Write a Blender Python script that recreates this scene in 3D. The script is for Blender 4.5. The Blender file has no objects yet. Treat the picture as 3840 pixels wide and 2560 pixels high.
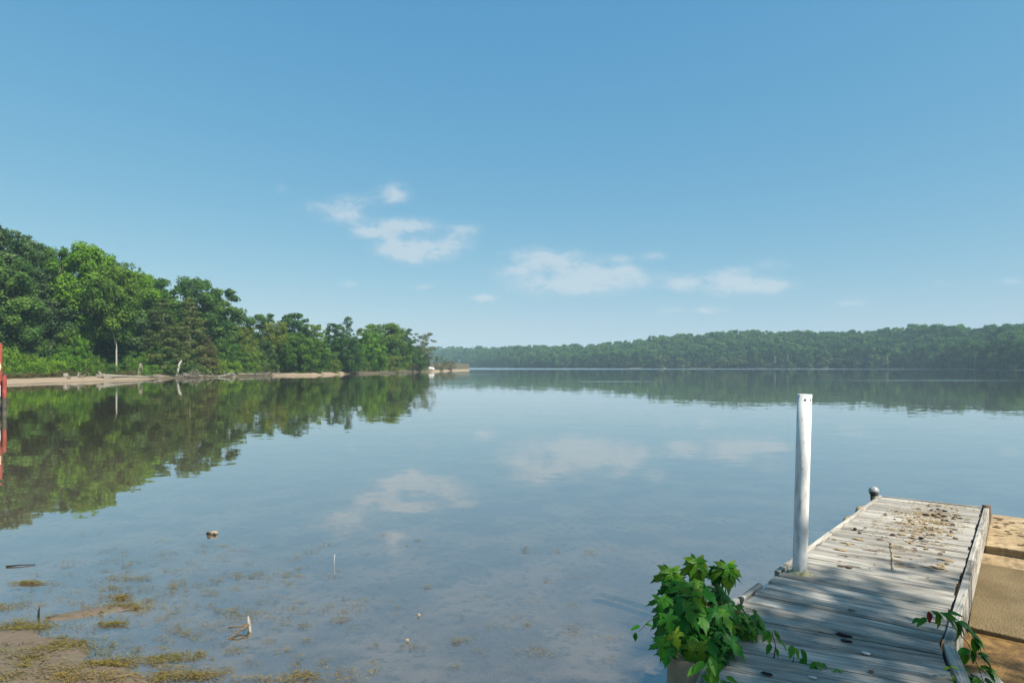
import bpy, bmesh, math, random
import numpy as np
from mathutils import Vector, Matrix

sc = bpy.context.scene
COL = sc.collection
R = math.radians
# ---------------------------------------------------------------- camera
F, CX, HZ = 2200.0, 1920.0, 1372.0        # focal length, centre column, horizon row (photo pixels)
CAMH, DECK = 2.4, 0.7                     # eye height and deck height above the water (m)
cd = bpy.data.cameras.new('camera')
cd.sensor_width = 36.0
cd.lens = F / 3840 * 36
cd.shift_y = (HZ - 1280) / 3840
cd.clip_start, cd.clip_end = 0.05, 6000
cam = bpy.data.objects.new('camera', cd); COL.objects.link(cam)
cam.location = (0, 0, CAMH); cam.rotation_euler = (R(90), 0, 0)
sc.camera = cam
def P(px, py, z=0.0):                     # point of height z seen at a photo pixel
    d = F * (CAMH - z) / (py - HZ)
    return Vector(((px - CX) / F * d, d, z))
def PD(px, py, d):                        # point at depth d
    return Vector(((px - CX) / F * d, d, CAMH - (py - HZ) / F * d))
# ---------------------------------------------------------------- sky, sun, exposure
SUN_AZ, SUN_EL = R(130), R(48)            # behind the camera, to its right
S = Vector((math.sin(SUN_AZ) * math.cos(SUN_EL), math.cos(SUN_AZ) * math.cos(SUN_EL), math.sin(SUN_EL)))
W = bpy.data.worlds.new('World'); sc.world = W; W.use_nodes = True
nt = W.node_tree; N, L = nt.nodes, nt.links
N.clear()
def nd(t, **k):
    n = N.new(t)
    for a, b in k.items(): setattr(n, a, b)
    return n
out = nd('ShaderNodeOutputWorld'); bg = nd('ShaderNodeBackground'); L.new(bg.outputs[0], out.inputs[0])
SKY = 0.09
bg.inputs[1].default_value = SKY
sky = nd('ShaderNodeTexSky', sky_type='NISHITA', sun_disc=False, sun_elevation=SUN_EL, sun_rotation=SUN_AZ,
         altitude=50, air_density=1.0, dust_density=0.7, ozone_density=1.2)
tc = nd('ShaderNodeTexCoord')
sep = nd('ShaderNodeSeparateXYZ'); L.new(tc.outputs['Generated'], sep.inputs[0])
ymax = nd('ShaderNodeMath', operation='MAXIMUM'); L.new(sep.outputs[1], ymax.inputs[0]); ymax.inputs[1].default_value = 0.05
du = nd('ShaderNodeMath', operation='DIVIDE'); L.new(sep.outputs[0], du.inputs[0]); L.new(ymax.outputs[0], du.inputs[1])
dv = nd('ShaderNodeMath', operation='DIVIDE'); L.new(sep.outputs[2], dv.inputs[0]); L.new(ymax.outputs[0], dv.inputs[1])
uv = nd('ShaderNodeCombineXYZ'); L.new(du.outputs[0], uv.inputs[0]); L.new(dv.outputs[0], uv.inputs[1])
wn = nd('ShaderNodeTexNoise'); wn.inputs['Scale'].default_value = 26; wn.inputs['Detail'].default_value = 7
L.new(uv.outputs[0], wn.inputs['Vector'])
wo = nd('ShaderNodeVectorMath', operation='MULTIPLY_ADD'); L.new(wn.outputs['Color'], wo.inputs[0])
wo.inputs[1].default_value = (0.030, 0.018, 0); wo.inputs[2].default_value = (-0.015, -0.009, 0)
uw = nd('ShaderNodeVectorMath', operation='ADD'); L.new(uv.outputs[0], uw.inputs[0]); L.new(wo.outputs[0], uw.inputs[1])
CLOUDS = [(1480,726,52,34,.85),(1332,758,70,28,.5),(1215,781,85,32,.42),(1305,816,62,25,.6),(1390,874,76,24,.75),
 (1547,846,80,28,.65),(1469,848,95,26,.45),(1508,936,78,36,1.25),(1606,944,85,30,1.0),(1703,906,60,34,.5),(1754,863,50,26,.5),
 (1050,707,28,18,.3),(1300,1063,36,14,.5),(1598,1072,32,13,.48),(1813,1116,40,14,.8),(2016,962,105,30,.5),(2117,992,140,40,.55),
 (1920,1018,85,22,.4),(2117,1068,180,36,.75),(2285,1046,120,38,.65),(2358,1018,50,20,.6),(2324,970,50,14,.4),(2453,959,45,18,.45),
 (2554,1060,85,32,.55),(2734,1064,100,36,.75),(2874,1070,95,28,.65),(2762,1012,50,18,.4),(2902,995,60,24,.3),(2655,1161,58,13,.65),
 (2515,1161,45,12,.35),(3200,1135,60,14,.42),(3540,1065,40,12,.35),(3800,1060,60,14,.42)]
acc = None
for cx, cy, rx, ry, s in CLOUDS:
    s *= 1.35 if cx > 1780 else 1.15
    a = nd('ShaderNodeVectorMath', operation='MULTIPLY_ADD'); L.new(uw.outputs[0], a.inputs[0])
    kx, ky = F / rx / 1.08, F / ry / 1.08
    a.inputs[1].default_value = (kx, ky, 0)
    a.inputs[2].default_value = (-(cx - CX) / F * kx, -(HZ - cy) / F * ky, 0)
    b = nd('ShaderNodeVectorMath', operation='DOT_PRODUCT'); L.new(a.outputs[0], b.inputs[0]); L.new(a.outputs[0], b.inputs[1])
    c = nd('ShaderNodeMath', operation='POWER'); c.inputs[0].default_value = 0.37; L.new(b.outputs['Value'], c.inputs[1])
    e = nd('ShaderNodeMath', operation='MULTIPLY_ADD'); L.new(c.outputs[0], e.inputs[0]); e.inputs[1].default_value = s
    if acc is None: e.inputs[2].default_value = 0
    else: L.new(acc.outputs[0], e.inputs[2])
    acc = e
cmap = nd('ShaderNodeMapping'); cmap.inputs['Scale'].default_value = (16, 30, 1); L.new(uw.outputs[0], cmap.inputs[0])
cn = nd('ShaderNodeTexNoise'); cn.inputs['Scale'].default_value = 1.6; cn.inputs['Detail'].default_value = 9; cn.inputs['Roughness'].default_value = 0.66
L.new(cmap.outputs[0], cn.inputs['Vector'])
cm = nd('ShaderNodeMath', operation='MULTIPLY_ADD'); L.new(cn.outputs['Fac'], cm.inputs[0]); cm.inputs[1].default_value = 4.4; cm.inputs[2].default_value = -1.05
ca = nd('ShaderNodeMath', operation='MULTIPLY'); L.new(acc.outputs[0], ca.inputs[0]); L.new(cm.outputs[0], ca.inputs[1])
cr = nd('ShaderNodeMapRange', interpolation_type='SMOOTHSTEP'); L.new(ca.outputs[0], cr.inputs[0])
cr.inputs[1].default_value = 0.02; cr.inputs[2].default_value = 1.25; cr.inputs[3].default_value = 0; cr.inputs[4].default_value = 0.66
hs = nd('ShaderNodeHueSaturation'); L.new(sky.outputs[0], hs.inputs['Color'])
hs.inputs['Hue'].default_value = 0.485; hs.inputs['Saturation'].default_value = 1.12; hs.inputs['Value'].default_value = 1.0
mx = nd('ShaderNodeMix', data_type='RGBA'); L.new(cr.outputs[0], mx.inputs[0])
sr = nd('ShaderNodeSeparateColor'); L.new(hs.outputs[0], sr.inputs[0]); sk = nd('ShaderNodeCombineColor')
for i, (gain, gam) in enumerate(((1.88, .87), (2.61, .51), (3.55, .26))):     # clear summer air: a flatter, bluer sky than the bare model
    k = 3.0; a = nd('ShaderNodeMath', operation='DIVIDE'); L.new(sr.outputs[i], a.inputs[0]); a.inputs[1].default_value = k
    b = nd('ShaderNodeMath', operation='POWER'); L.new(a.outputs[0], b.inputs[0]); b.inputs[1].default_value = gam
    c = nd('ShaderNodeMath', operation='MULTIPLY'); L.new(b.outputs[0], c.inputs[0]); c.inputs[1].default_value = gain * .9; L.new(c.outputs[0], sk.inputs[i])
L.new(sk.outputs[0], mx.inputs[6])
mx.inputs[7].default_value = (0.325 / SKY, 0.36 / SKY, 0.385 / SKY, 1)
L.new(mx.outputs[2], bg.inputs[0])

sl = bpy.data.lights.new('sun', 'SUN'); sl.energy = 4.6; sl.angle = R(0.55); sl.color = (1.0, 0.94, 0.85)
so = bpy.data.objects.new('sun', sl); COL.objects.link(so)
so.rotation_euler = S.to_track_quat('Z', 'Y').to_euler(); so.location = S * 100
vs = sc.view_settings
vs.view_transform = 'Standard'; vs.look = 'None'; vs.exposure = 1.0; vs.gamma = 1; vs.use_curve_mapping = False
cy = sc.cycles
cy.max_bounces = 8; cy.transparent_max_bounces = 12; cy.diffuse_bounces = 3; cy.glossy_bounces = 3
cy.transmission_bounces = 3; cy.volume_bounces = 0; cy.caustics_reflective = False; cy.caustics_refractive = False
cy.use_denoising = True; cy.sample_clamp_indirect = 6

# ---------------------------------------------------------------- helpers
rng = np.random.default_rng(7); rnd = random.Random(11)
def tag(o, label=None, cat=None, group=None, kind=None):
    for k, v in (('label', label), ('category', cat), ('group', group), ('kind', kind)):
        if v: o[k] = v
    return o
def empty(name, loc=(0, 0, 0), rz=0.0):
    o = bpy.data.objects.new(name, None); COL.objects.link(o)
    o.location = loc; o.rotation_euler = (0, 0, rz); o.empty_display_size = 0.2
    return o
def mesh(name, v, f, mat=None, smooth=False, tint=None):
    me = bpy.data.meshes.new(name)
    if isinstance(v, np.ndarray) and isinstance(f, np.ndarray):
        nv, nf, k = len(v), len(f), f.shape[1]
        me.vertices.add(nv); me.vertices.foreach_set('co', v.astype(np.float32).ravel())
        me.loops.add(nf * k); me.loops.foreach_set('vertex_index', f.astype(np.int32).ravel())
        me.polygons.add(nf); me.polygons.foreach_set('loop_start', np.arange(0, nf * k, k, dtype=np.int32))
        me.update(calc_edges=True)
    else:
        me.from_pydata([tuple(p) for p in v], [], [tuple(q) for q in f])
    if mat: me.materials.append(mat)
    if smooth: me.polygons.foreach_set('use_smooth', np.ones(len(me.polygons), dtype=bool))
    if tint is not None:
        a = me.attributes.new('tint', 'FLOAT', 'POINT'); a.data.foreach_set('value', tint.astype(np.float32))
    me.update()
    return me
def obj(name, me, parent=None, loc=(0, 0, 0), mat=None):
    o = bpy.data.objects.new(name, me); COL.objects.link(o)
    o.location = loc
    if parent: o.parent = parent
    if mat and me.materials:
        o.material_slots[0].link = 'OBJECT'; o.material_slots[0].material = mat
    return o
class MB:
    def __init__(s): s.v, s.f = [], []
    def add(s, v, f):
        b = len(s.v); s.v += [Vector(p) for p in v]; s.f += [tuple(i + b for i in q) for q in f]; return s
    def box(s, x0, x1, y0, y1, z0, z1):
        return s.add([(x0,y0,z0),(x1,y0,z0),(x1,y1,z0),(x0,y1,z0),(x0,y0,z1),(x1,y0,z1),(x1,y1,z1),(x0,y1,z1)],
                     [(3,2,1,0),(4,5,6,7),(0,1,5,4),(1,2,6,5),(2,3,7,6),(3,0,4,7)])
    def tube(s, pts, rad, n=8, cap=True, wob=0.0):
        pts = [Vector(p) for p in pts]; v, f = [], []
        for i, p in enumerate(pts):
            t = (pts[min(i + 1, len(pts) - 1)] - pts[max(i - 1, 0)]).normalized()
            a = t.cross(Vector((0.13, 0.21, 1)) if abs(t.z) < 0.95 else Vector((1, 0.1, 0))).normalized(); b = t.cross(a)
            for k in range(n):
                q = 2 * math.pi * k / n; rr = rad[i] * (1 + wob * rnd.uniform(-1, 1))
                v.append(p + (a * math.cos(q) + b * math.sin(q)) * rr)
        for i in range(len(pts) - 1):
            for k in range(n):
                f.append((i*n+k, i*n+(k+1) % n, (i+1)*n+(k+1) % n, (i+1)*n+k))
        if cap: f += [tuple(range(n))[::-1], tuple((len(pts)-1)*n+k for k in range(n))]
        return s.add(v, f)
    def lathe(s, prof, n=24, c=(0, 0, 0)):
        v = [(c[0]+r*math.cos(2*math.pi*k/n), c[1]+r*math.sin(2*math.pi*k/n), c[2]+z) for r, z in prof for k in range(n)]
        f = [(i*n+k, i*n+(k+1) % n, (i+1)*n+(k+1) % n, (i+1)*n+k) for i in range(len(prof)-1) for k in range(n)]
        return s.add(v, f)
    def me(s, name, mat, smooth=False, bevel=0.0, seg=2):
        m = mesh(name, s.v, s.f, mat, smooth)
        bm = bmesh.new(); bm.from_mesh(m)
        if bevel: bmesh.ops.bevel(bm, geom=list(bm.edges), offset=bevel, segments=seg, affect='EDGES', profile=0.5)
        bmesh.ops.recalc_face_normals(bm, faces=bm.faces); bm.to_mesh(m); bm.free()
        return m
    def obj(s, name, mat, parent=None, smooth=False, bevel=0.0, seg=2):
        return obj(name, s.me(name, mat, smooth, bevel, seg), parent)

# ---------------------------------------------------------------- materials
class MT:
    def __init__(s, name):
        s.m = bpy.data.materials.new(name); s.m.use_nodes = True
        s.n, s.l = s.m.node_tree.nodes, s.m.node_tree.links; s.n.clear()
        s.out = s.n.new('ShaderNodeOutputMaterial')
    def node(s, t, ins=None, **k):
        n = s.n.new(t)
        for a, b in k.items(): setattr(n, a, b)
        for a, b in (ins or {}).items():
            if isinstance(b, bpy.types.NodeSocket): s.l.new(b, n.inputs[a])
            else: n.inputs[a].default_value = b
        return n
    def math(s, op, a, b=0.0, c=0.0):
        return s.node('ShaderNodeMath', {0: a, 1: b, 2: c}, operation=op).outputs[0]
    def ramp(s, x, a, b, lo=0.0, hi=1.0):
        return s.node('ShaderNodeMapRange', {0: x, 1: a, 2: b, 3: lo, 4: hi}, interpolation_type='SMOOTHSTEP').outputs[0]
    def mix(s, f, a, b):
        return s.node('ShaderNodeMix', {0: f, 6: a, 7: b}, data_type='RGBA').outputs[2]
    def noise(s, vec, scale, detail=3, rough=0.55, out='Fac'):
        return s.node('ShaderNodeTexNoise', {'Vector': vec, 'Scale': scale, 'Detail': detail, 'Roughness': rough}).outputs[out]
    def coord(s, k='Object'): return s.node('ShaderNodeTexCoord').outputs[k]
    def mapping(s, v, scale=(1, 1, 1), loc=(0, 0, 0)):
        return s.node('ShaderNodeMapping', {0: v, 'Scale': scale, 'Location': loc}).outputs[0]
    def rand(s): return s.node('ShaderNodeObjectInfo').outputs['Random']
    def bump(s, h, dist, st=1.0): return s.node('ShaderNodeBump', {'Height': h, 'Distance': dist, 'Strength': st}).outputs[0]
    def princ(s, col, rough=0.8, normal=None, spec=0.3, **k):
        i = {'Base Color': col, 'Roughness': rough, 'Specular IOR Level': spec}
        if normal is not None: i['Normal'] = normal
        i.update(k)
        p = s.node('ShaderNodeBsdfPrincipled', i); s.l.new(p.outputs[0], s.out.inputs[0]); return s.m
def c4(r, g, b): return (r, g, b, 1)

def leaf_mat(name, dark, light, trans=0.45, var=0.35, gloss=0.0):
    m = MT(name)
    t = m.node('ShaderNodeAttribute', attribute_name='tint').outputs['Fac']
    col = m.mix(t, c4(*dark), c4(*light))
    val = m.math('MULTIPLY_ADD', m.rand(), var, 1 - var / 2)
    col = m.node('ShaderNodeHueSaturation', {'Color': col, 'Value': val, 'Hue': m.math('MULTIPLY_ADD', m.rand(), -0.03, 0.515)}).outputs[0]
    d = m.node('ShaderNodeBsdfDiffuse', {0: col}).outputs[0]
    tcol = m.node('ShaderNodeHueSaturation', {'Color': col, 'Value': 1.25, 'Hue': 0.485}).outputs[0]
    tr = m.node('ShaderNodeBsdfTranslucent', {0: tcol}).outputs[0]
    x = m.node('ShaderNodeMixShader', {0: trans, 1: d, 2: tr}).outputs[0]
    if gloss:
        g = m.node('ShaderNodeBsdfGlossy', {'Color': c4(1, 1, 1), 'Roughness': 0.38}).outputs[0]
        fr = m.math('MULTIPLY', m.node('ShaderNodeFresnel', {0: 1.4}).outputs[0], gloss)
        x = m.node('ShaderNodeMixShader', {0: fr, 1: x, 2: g}).outputs[0]
    m.l.new(x, m.out.inputs[0]); return m.m
LEAF = {
 'dark': leaf_mat('leaf_dark', (0.03, 0.086, 0.028), (0.115, 0.22, 0.044)),
 'mid': leaf_mat('leaf_mid', (0.05, 0.124, 0.022), (0.165, 0.275, 0.042)),
 'bright': leaf_mat('leaf_bright', (0.07, 0.175, 0.016), (0.2, 0.36, 0.036)),
 'grey': leaf_mat('leaf_grey', (0.042, 0.096, 0.036), (0.15, 0.225, 0.078)),
 'olive': leaf_mat('leaf_olive', (0.055, 0.09, 0.026), (0.155, 0.19, 0.056)),
 'yellow': leaf_mat('leaf_yellow', (0.075, 0.13, 0.018), (0.23, 0.285, 0.045)),
 'tan': leaf_mat('leaf_tan', (.085, .085, .035), (.20, .17, .075)),
 'rust': leaf_mat('leaf_rust', (.06, .05, .03), (.13, .10, .06)),
}
FARLEAF = leaf_mat('leaf_far', (.018, .068, .022), (.080, .165, .036), var=0.9)
FARPALE = leaf_mat('leaf_far_pale', (.060, .100, .026), (.150, .190, .055), var=0.5)
def bark_mat(name, a, b):
    m = MT(name); v = m.coord()
    n = m.noise(m.mapping(v, (6, 6, 1.2)), 3, 5)
    return m.princ(m.mix(m.ramp(n, .3, .7), c4(*a), c4(*b)), 0.9, m.bump(n, 0.03))
BARK = bark_mat('bark', (.09, .075, .055), (.20, .175, .14))
PALEBARK = bark_mat('pale_bark', (.20, .19, .165), (.38, .36, .32))
DRIFT = bark_mat('driftwood', (.11, .095, .075), (.29, .26, .215))

def wood_mat():
    m = MT('weathered_wood'); v = m.coord(); r = m.rand()
    off = m.node('ShaderNodeCombineXYZ', {0: m.math('MULTIPLY', r, 37.0), 1: m.math('MULTIPLY', r, 11.0), 2: 0.0}).outputs[0]
    p = m.node('ShaderNodeVectorMath', {0: v, 1: off}, operation='ADD').outputs[0]
    warp = m.noise(m.mapping(p, (1.2, 5, 5)), 2.0, 3, out='Color')
    w = m.node('ShaderNodeVectorMath', {0: warp, 1: (0.10, 0.035, 0.02), 2: p}, operation='MULTIPLY_ADD').outputs[0]
    fine = m.noise(m.mapping(w, (2.2, 95, 40)), 1.0, 5, 0.62)
    broad = m.noise(m.mapping(w, (1.1, 9, 6)), 1.0, 4, 0.6)
    blot = m.noise(p, 3.2, 4, 0.6)
    g = m.ramp(m.math('MULTIPLY_ADD', fine, .55, m.math('MULTIPLY', broad, .58)), .38, .70)
    col = m.mix(g, c4(.085, .076, .062), c4(.42, .39, .33))
    col = m.mix(m.math('MULTIPLY', m.ramp(blot, .50, .72), .55), col, c4(.20, .175, .125))
    col = m.mix(m.math('MULTIPLY', m.ramp(m.noise(m.mapping(p, (5, 30, 8)), 1.0, 3), .60, .74), .7), col, c4(.055, .052, .048))
    col = m.node('ShaderNodeHueSaturation', {'Color': col, 'Value': m.math('MULTIPLY_ADD', r, .34, .84)}).outputs[0]
    return m.princ(col, 0.85, m.bump(m.math('ADD', fine, m.math('MULTIPLY', broad, .8)), 0.004, .9), 0.2)
WOOD = wood_mat()
def sand_ground(name, litter=True):
    m = MT(name); v = m.node('ShaderNodeNewGeometry').outputs['Position']
    z = m.node('ShaderNodeSeparateXYZ', {0: v}).outputs[2]
    n = m.noise(v, .5, 5); n2 = m.noise(v, 6, 4)
    t = m.node('ShaderNodeAttribute', attribute_name='tint').outputs['Fac']
    sand = m.mix(n2, c4(.20, .15, .10), c4(.32, .25, .17))
    wet = m.mix(m.ramp(m.math('MULTIPLY_ADD', n, .18, z), .08, .24), c4(.12, .095, .062), sand)
    lit = m.mix(n2, c4(.05, .042, .022), c4(.10, .085, .045))
    k = m.math('MAXIMUM', m.ramp(m.math('MULTIPLY_ADD', n, .5, z), .72, 1.05), m.ramp(m.math('MULTIPLY_ADD', n, .5, t), .85, .45))
    return m.princ(m.mix(k, wet, lit), .95, m.bump(n2, .05))
BANKM = sand_ground('bank_soil')
def mud_mat():
    m = MT('mud'); v = m.node('ShaderNodeNewGeometry').outputs['Position']
    sp = m.node('ShaderNodeSeparateXYZ', {0: v})
    n = m.noise(v, 1.1, 5, .6); n2 = m.noise(v, 9, 5, .6); n3 = m.noise(v, 55, 3)
    col = m.mix(m.ramp(n, .38, .62), c4(.155, .135, .105), c4(.34, .275, .20))
    col = m.mix(m.math('MULTIPLY', m.ramp(n3, .58, .68), .6), col, c4(.46, .41, .32))
    col = m.mix(m.ramp(sp.outputs[2], -.008, .004), col, m.mix(n2, c4(.085, .062, .042), c4(.165, .125, .085)))
    col = m.mix(m.math('MULTIPLY', m.ramp(n2, .5, .66), .75), col, c4(.085, .082, .045))
    orange = m.math('MULTIPLY', m.ramp(sp.outputs[0], 2.4, 3.2), m.ramp(sp.outputs[1], 7.5, 5.5))
    col = m.mix(orange, col, m.mix(m.ramp(n2, .35, .65), c4(.105, .058, .016), c4(.225, .130, .038)))
    return m.princ(col, .7, m.bump(m.math('ADD', n2, m.math('MULTIPLY', n3, .3)), .02), .4)
MUD = mud_mat()
def water_mat():
    m = MT('lake_water'); g = m.node('ShaderNodeNewGeometry'); v = g.outputs['Position']
    sp = m.node('ShaderNodeSeparateXYZ', {0: v}); X, Y = sp.outputs[0], sp.outputs[1]
    def rip(sx, sy, amp, det=2):
        c = m.noise(m.mapping(v, (sx, sy, 1)), 1.0, det, .5, 'Color')
        return m.node('ShaderNodeVectorMath', {0: m.node('ShaderNodeVectorMath', {0: c, 1: (.5, .5, .5)}, operation='SUBTRACT').outputs[0], 1: (amp, amp, 0)}, operation='MULTIPLY').outputs[0]
    def add(a, b): return m.node('ShaderNodeVectorMath', {0: a, 1: b}, operation='ADD').outputs[0]
    calm = add(rip(2.2, 3.4, .017), add(rip(.35, .8, .013), rip(9, 14, .008)))
    patch = None                                                   # wind-ruffled lanes on the open water
    for cx, cy, rx, ry, s in ((21, 91, 11, 2.2, 1.0), (70, 98, 26, 5.0, .8), (-22, 92, 18, 10, .35), (40, 118, 60, 5, .25), (-18, 178, 30, 3, .9)):
        d = m.node('ShaderNodeVectorMath', {0: v, 1: (1 / rx, 1 / ry, 0), 2: (-cx / rx, -cy / ry, 0)}, operation='MULTIPLY_ADD').outputs[0]
        q = m.node('ShaderNodeVectorMath', {0: d, 1: d}, operation='DOT_PRODUCT').outputs['Value']
        q = m.math('MULTIPLY', m.math('POWER', .30, q), s)
        patch = q if patch is None else m.math('ADD', patch, q)
    lane = m.noise(m.mapping(v, (.05, .5, 1)), 1.0, 4)
    patch = m.math('MULTIPLY', patch, m.ramp(lane, .34, .60))
    patch = m.math('ADD', patch, m.math('MULTIPLY', m.ramp(Y, 330, 430), .9))
    rough = m.node('ShaderNodeVectorMath', {0: rip(3, 6, .34, 3), 'Scale': patch}, operation='SCALE').outputs[0]
    nrm = m.node('ShaderNodeVectorMath', {0: add((0, 0, 1), add(calm, rough))}, operation='NORMALIZE').outputs[0]
    fr = m.node('ShaderNodeFresnel', {0: 1.40, 1: nrm}).outputs[0]
    fr = m.math('MULTIPLY_ADD', m.math('POWER', fr, .48), 1.0, 0.02)
    gl = m.node('ShaderNodeBsdfGlossy', {'Color': c4(.97, .98, .98), 'Roughness': m.math('MULTIPLY_ADD', patch, .20, .012), 'Normal': nrm}).outputs[0]
    tr = m.node('ShaderNodeBsdfTransparent', {0: c4(.92, .88, .77)}).outputs[0]
    nz = m.noise(v, .25, 4)
    deep = m.ramp(m.math('MULTIPLY_ADD', nz, 5.0, Y), 7.0, 34.0, .30, 1.0)
    mk = m.node('ShaderNodeBsdfDiffuse', {0: m.mix(m.ramp(deep, .3, .9), c4(.135, .112, .078), c4(.070, .060, .025))}).outputs[0]
    body = m.node('ShaderNodeMixShader', {0: deep, 1: tr, 2: mk}).outputs[0]
    m.l.new(m.node('ShaderNodeMixShader', {0: fr, 1: body, 2: gl}).outputs[0], m.out.inputs[0])
    return m.m
WATER = water_mat()
def plain(name, a, b, scale=8, rough=.7, bumpd=.003, spec=.3, **k):
    m = MT(name); v = m.coord(); n = m.noise(v, scale, 5)
    return m.princ(m.mix(m.ramp(n, .3, .7), c4(*a), c4(*b)), rough, m.bump(n, bumpd), spec, **k)
def pole_mat():
    m = MT('white_paint'); v = m.coord()
    n = m.noise(m.mapping(v, (9, 9, 2.5)), 2.2, 5); n2 = m.noise(m.mapping(v, (40, 40, 14)), 1.0, 2)
    z = m.node('ShaderNodeSeparateXYZ', {0: v}).outputs[2]
    col = m.mix(m.ramp(n, .42, .7), c4(.66, .66, .63), c4(.44, .43, .39))
    col = m.mix(m.math('MULTIPLY', m.ramp(n2, .66, .72), .6), col, c4(.30, .28, .24))
    moss = m.math('MULTIPLY', m.ramp(m.math('MULTIPLY_ADD', n, .16, z), .86, .74), m.ramp(n2, .35, .6))
    return m.princ(m.mix(moss, col, c4(.22, .21, .09)), .42, m.bump(n2, .002), .4)
POLE = pole_mat()
RED = plain('red_paint', (.20, .040, .026), (.33, .075, .050), 5, .7)
WETPILE = plain('wet_pile', (.045, .04, .03), (.10, .09, .07), 6, .6)
CREAM = plain('cream_panel', (.68, .62, .40), (.75, .70, .50), 5)
WHITE = plain('white_gelcoat', (.72, .73, .74), (.80, .80, .80), 2, .35)
DARKGLASS = plain('dark_glass', (.02, .025, .03), (.04, .045, .05), 2, .15)
TYRE = plain('black_rubber', (.02, .02, .02), (.035, .035, .035), 4, .8)
NAVY = plain('dark_hull', (.03, .035, .05), (.05, .055, .07), 2, .4)
BLACKPIPE = plain('black_pipe', (.035, .032, .022), (.085, .075, .05), 14, .5)
DOME = plain('grey_dome', (.20, .21, .21), (.30, .31, .31), 20, .32, .001, .5)
PILE = plain('concrete_pile', (.22, .165, .105), (.36, .28, .185), 7, .9, .006)
def float_mat():
    m = MT('tan_float_plastic'); v = m.node('ShaderNodeNewGeometry').outputs['Position']
    n = m.noise(v, 2.0, 5); n2 = m.noise(m.mapping(v, (1, 1, .3)), 9, 5, .65)
    col = m.mix(m.ramp(n, .35, .65), c4(.34, .24, .125), c4(.45, .335, .19))
    col = m.mix(m.math('MULTIPLY', m.ramp(n2, .43, .66), .85), col, c4(.19, .14, .08))
    return m.princ(col, .75, m.bump(n2, .006), .25)
FLOAT = float_mat()
def ramp_mat():
    m = MT('nonskid_panel'); v = m.node('ShaderNodeNewGeometry').outputs['Position']
    n = m.noise(v, 2.2, 5); g = m.noise(m.mapping(v, (75, 75, 30)), 1.0, 2); n2 = m.noise(v, 12, 4)
    col = m.mix(m.ramp(n, .3, .7), c4(.135, .100, .050), c4(.205, .152, .078))
    col = m.mix(m.math('MULTIPLY', m.ramp(g, .50, .66), .55), col, c4(.095, .070, .034))
    col = m.mix(m.math('MULTIPLY', m.ramp(n2, .62, .75), .6), col, c4(.11, .075, .04))
    return m.princ(col, .85, m.bump(g, .010), .2)
NONSKID = ramp_mat()
STEM = plain('stem', (.05, .055, .02), (.10, .09, .04), 10)
REDSTEM = plain('red_stem', (.10, .05, .03), (.18, .09, .05), 10)
MAPLE = {k: leaf_mat('maple_' + k, a, b, .32, .5, .35) for k, a, b in (
 ('green', (.013, .098, .012), (.042, .205, .017)), ('fresh', (.045, .165, .012), (.10, .27, .02)), ('young', (.08, .18, .010), (.15, .26, .022)))}
REDLEAF = leaf_mat('red_leaf', (.16, .03, .015), (.26, .05, .025), .3)
ALGAE = leaf_mat('water_weed', (.080, .062, .018), (.26, .215, .065), .2, .2)
DEBRIS = {'tan': plain('dried_tan', (.24, .17, .085), (.40, .29, .16), 40, .95), 'brown': plain('dried_brown', (.07, .05, .03), (.17, .12, .075), 40, .95),
          'black': plain('dried_black', (.012, .011, .010), (.035, .03, .028), 40, .9), 'pale': plain('shell_white', (.55, .53, .48), (.72, .70, .66), 40, .7)}
ROCK = plain('grey_rock', (.12, .125, .12), (.34, .34, .31), 14, .9, .01)
# ---------------------------------------------------------------- the setting: water, bed, banks
def lin(x, pts):
    return np.interp(x, [p[0] for p in pts], [p[1] for p in pts])
SHORE = [(-1400, 44), (-700, 55), (0, 73), (163, 81), (327, 88), (490, 101), (653, 117), (816, 126), (980, 143), (1175, 146), (1306, 176), (1470, 196), (1633, 250), (1720, 300), (1760, 330)]
def at(px, back=0.0):                                              # a spot on the left bank, so many metres behind the waterline
    d = float(lin(px, SHORE)) + back
    return (px - CX) / F * d, d
def bank_h(back, px=0):
    b = max(back, -30.0); w = float(lin(px, [(-900, 12), (100, 10.5), (400, 8), (600, 5), (900, 3.5), (1000, 6), (1250, 6), (1330, 3), (1600, 3), (1700, 9)]))
    if b < 0: return 0.09 * b
    if b < w: return .62 * (b / w) ** .85
    return .62 + min((b - w) * .09, 3.4)
def grid_obj(name, xs, ys, fn, mat, tint=None):
    nx, ny = len(xs), len(ys)
    v = np.array([fn(x, y) for y in ys for x in xs], dtype=np.float32)
    i, j = np.meshgrid(np.arange(nx - 1), np.arange(ny - 1)); a = (j * nx + i).ravel()
    f = np.stack([a, a + 1, a + nx + 1, a + nx], 1)
    t = None if tint is None else np.array([tint(x, y) for y in ys for x in xs])
    return obj(name, mesh(name, v, f, mat, True, t))
nz_ = [(rng.uniform(.5, 1), rng.uniform(0, 6.3), rng.uniform(0, 6.3)) for _ in range(14)]
def wob(x, y, k=1.0):
    s = 0
    for i, (a, p, q) in enumerate(nz_):
        w = k * (1.25 ** i) * .55
        s += a / (1.17 ** i) * math.sin(x * w * math.cos(p) + y * w * math.sin(p) + q)
    return s / 5
def bank_fn(px, b):
    x, y = at(px, b)
    h = bank_h(b, px) + (wob(x, y, .25) * .10 if b > 2 else wob(x, y, .25) * .03)
    return x, y, h
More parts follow.
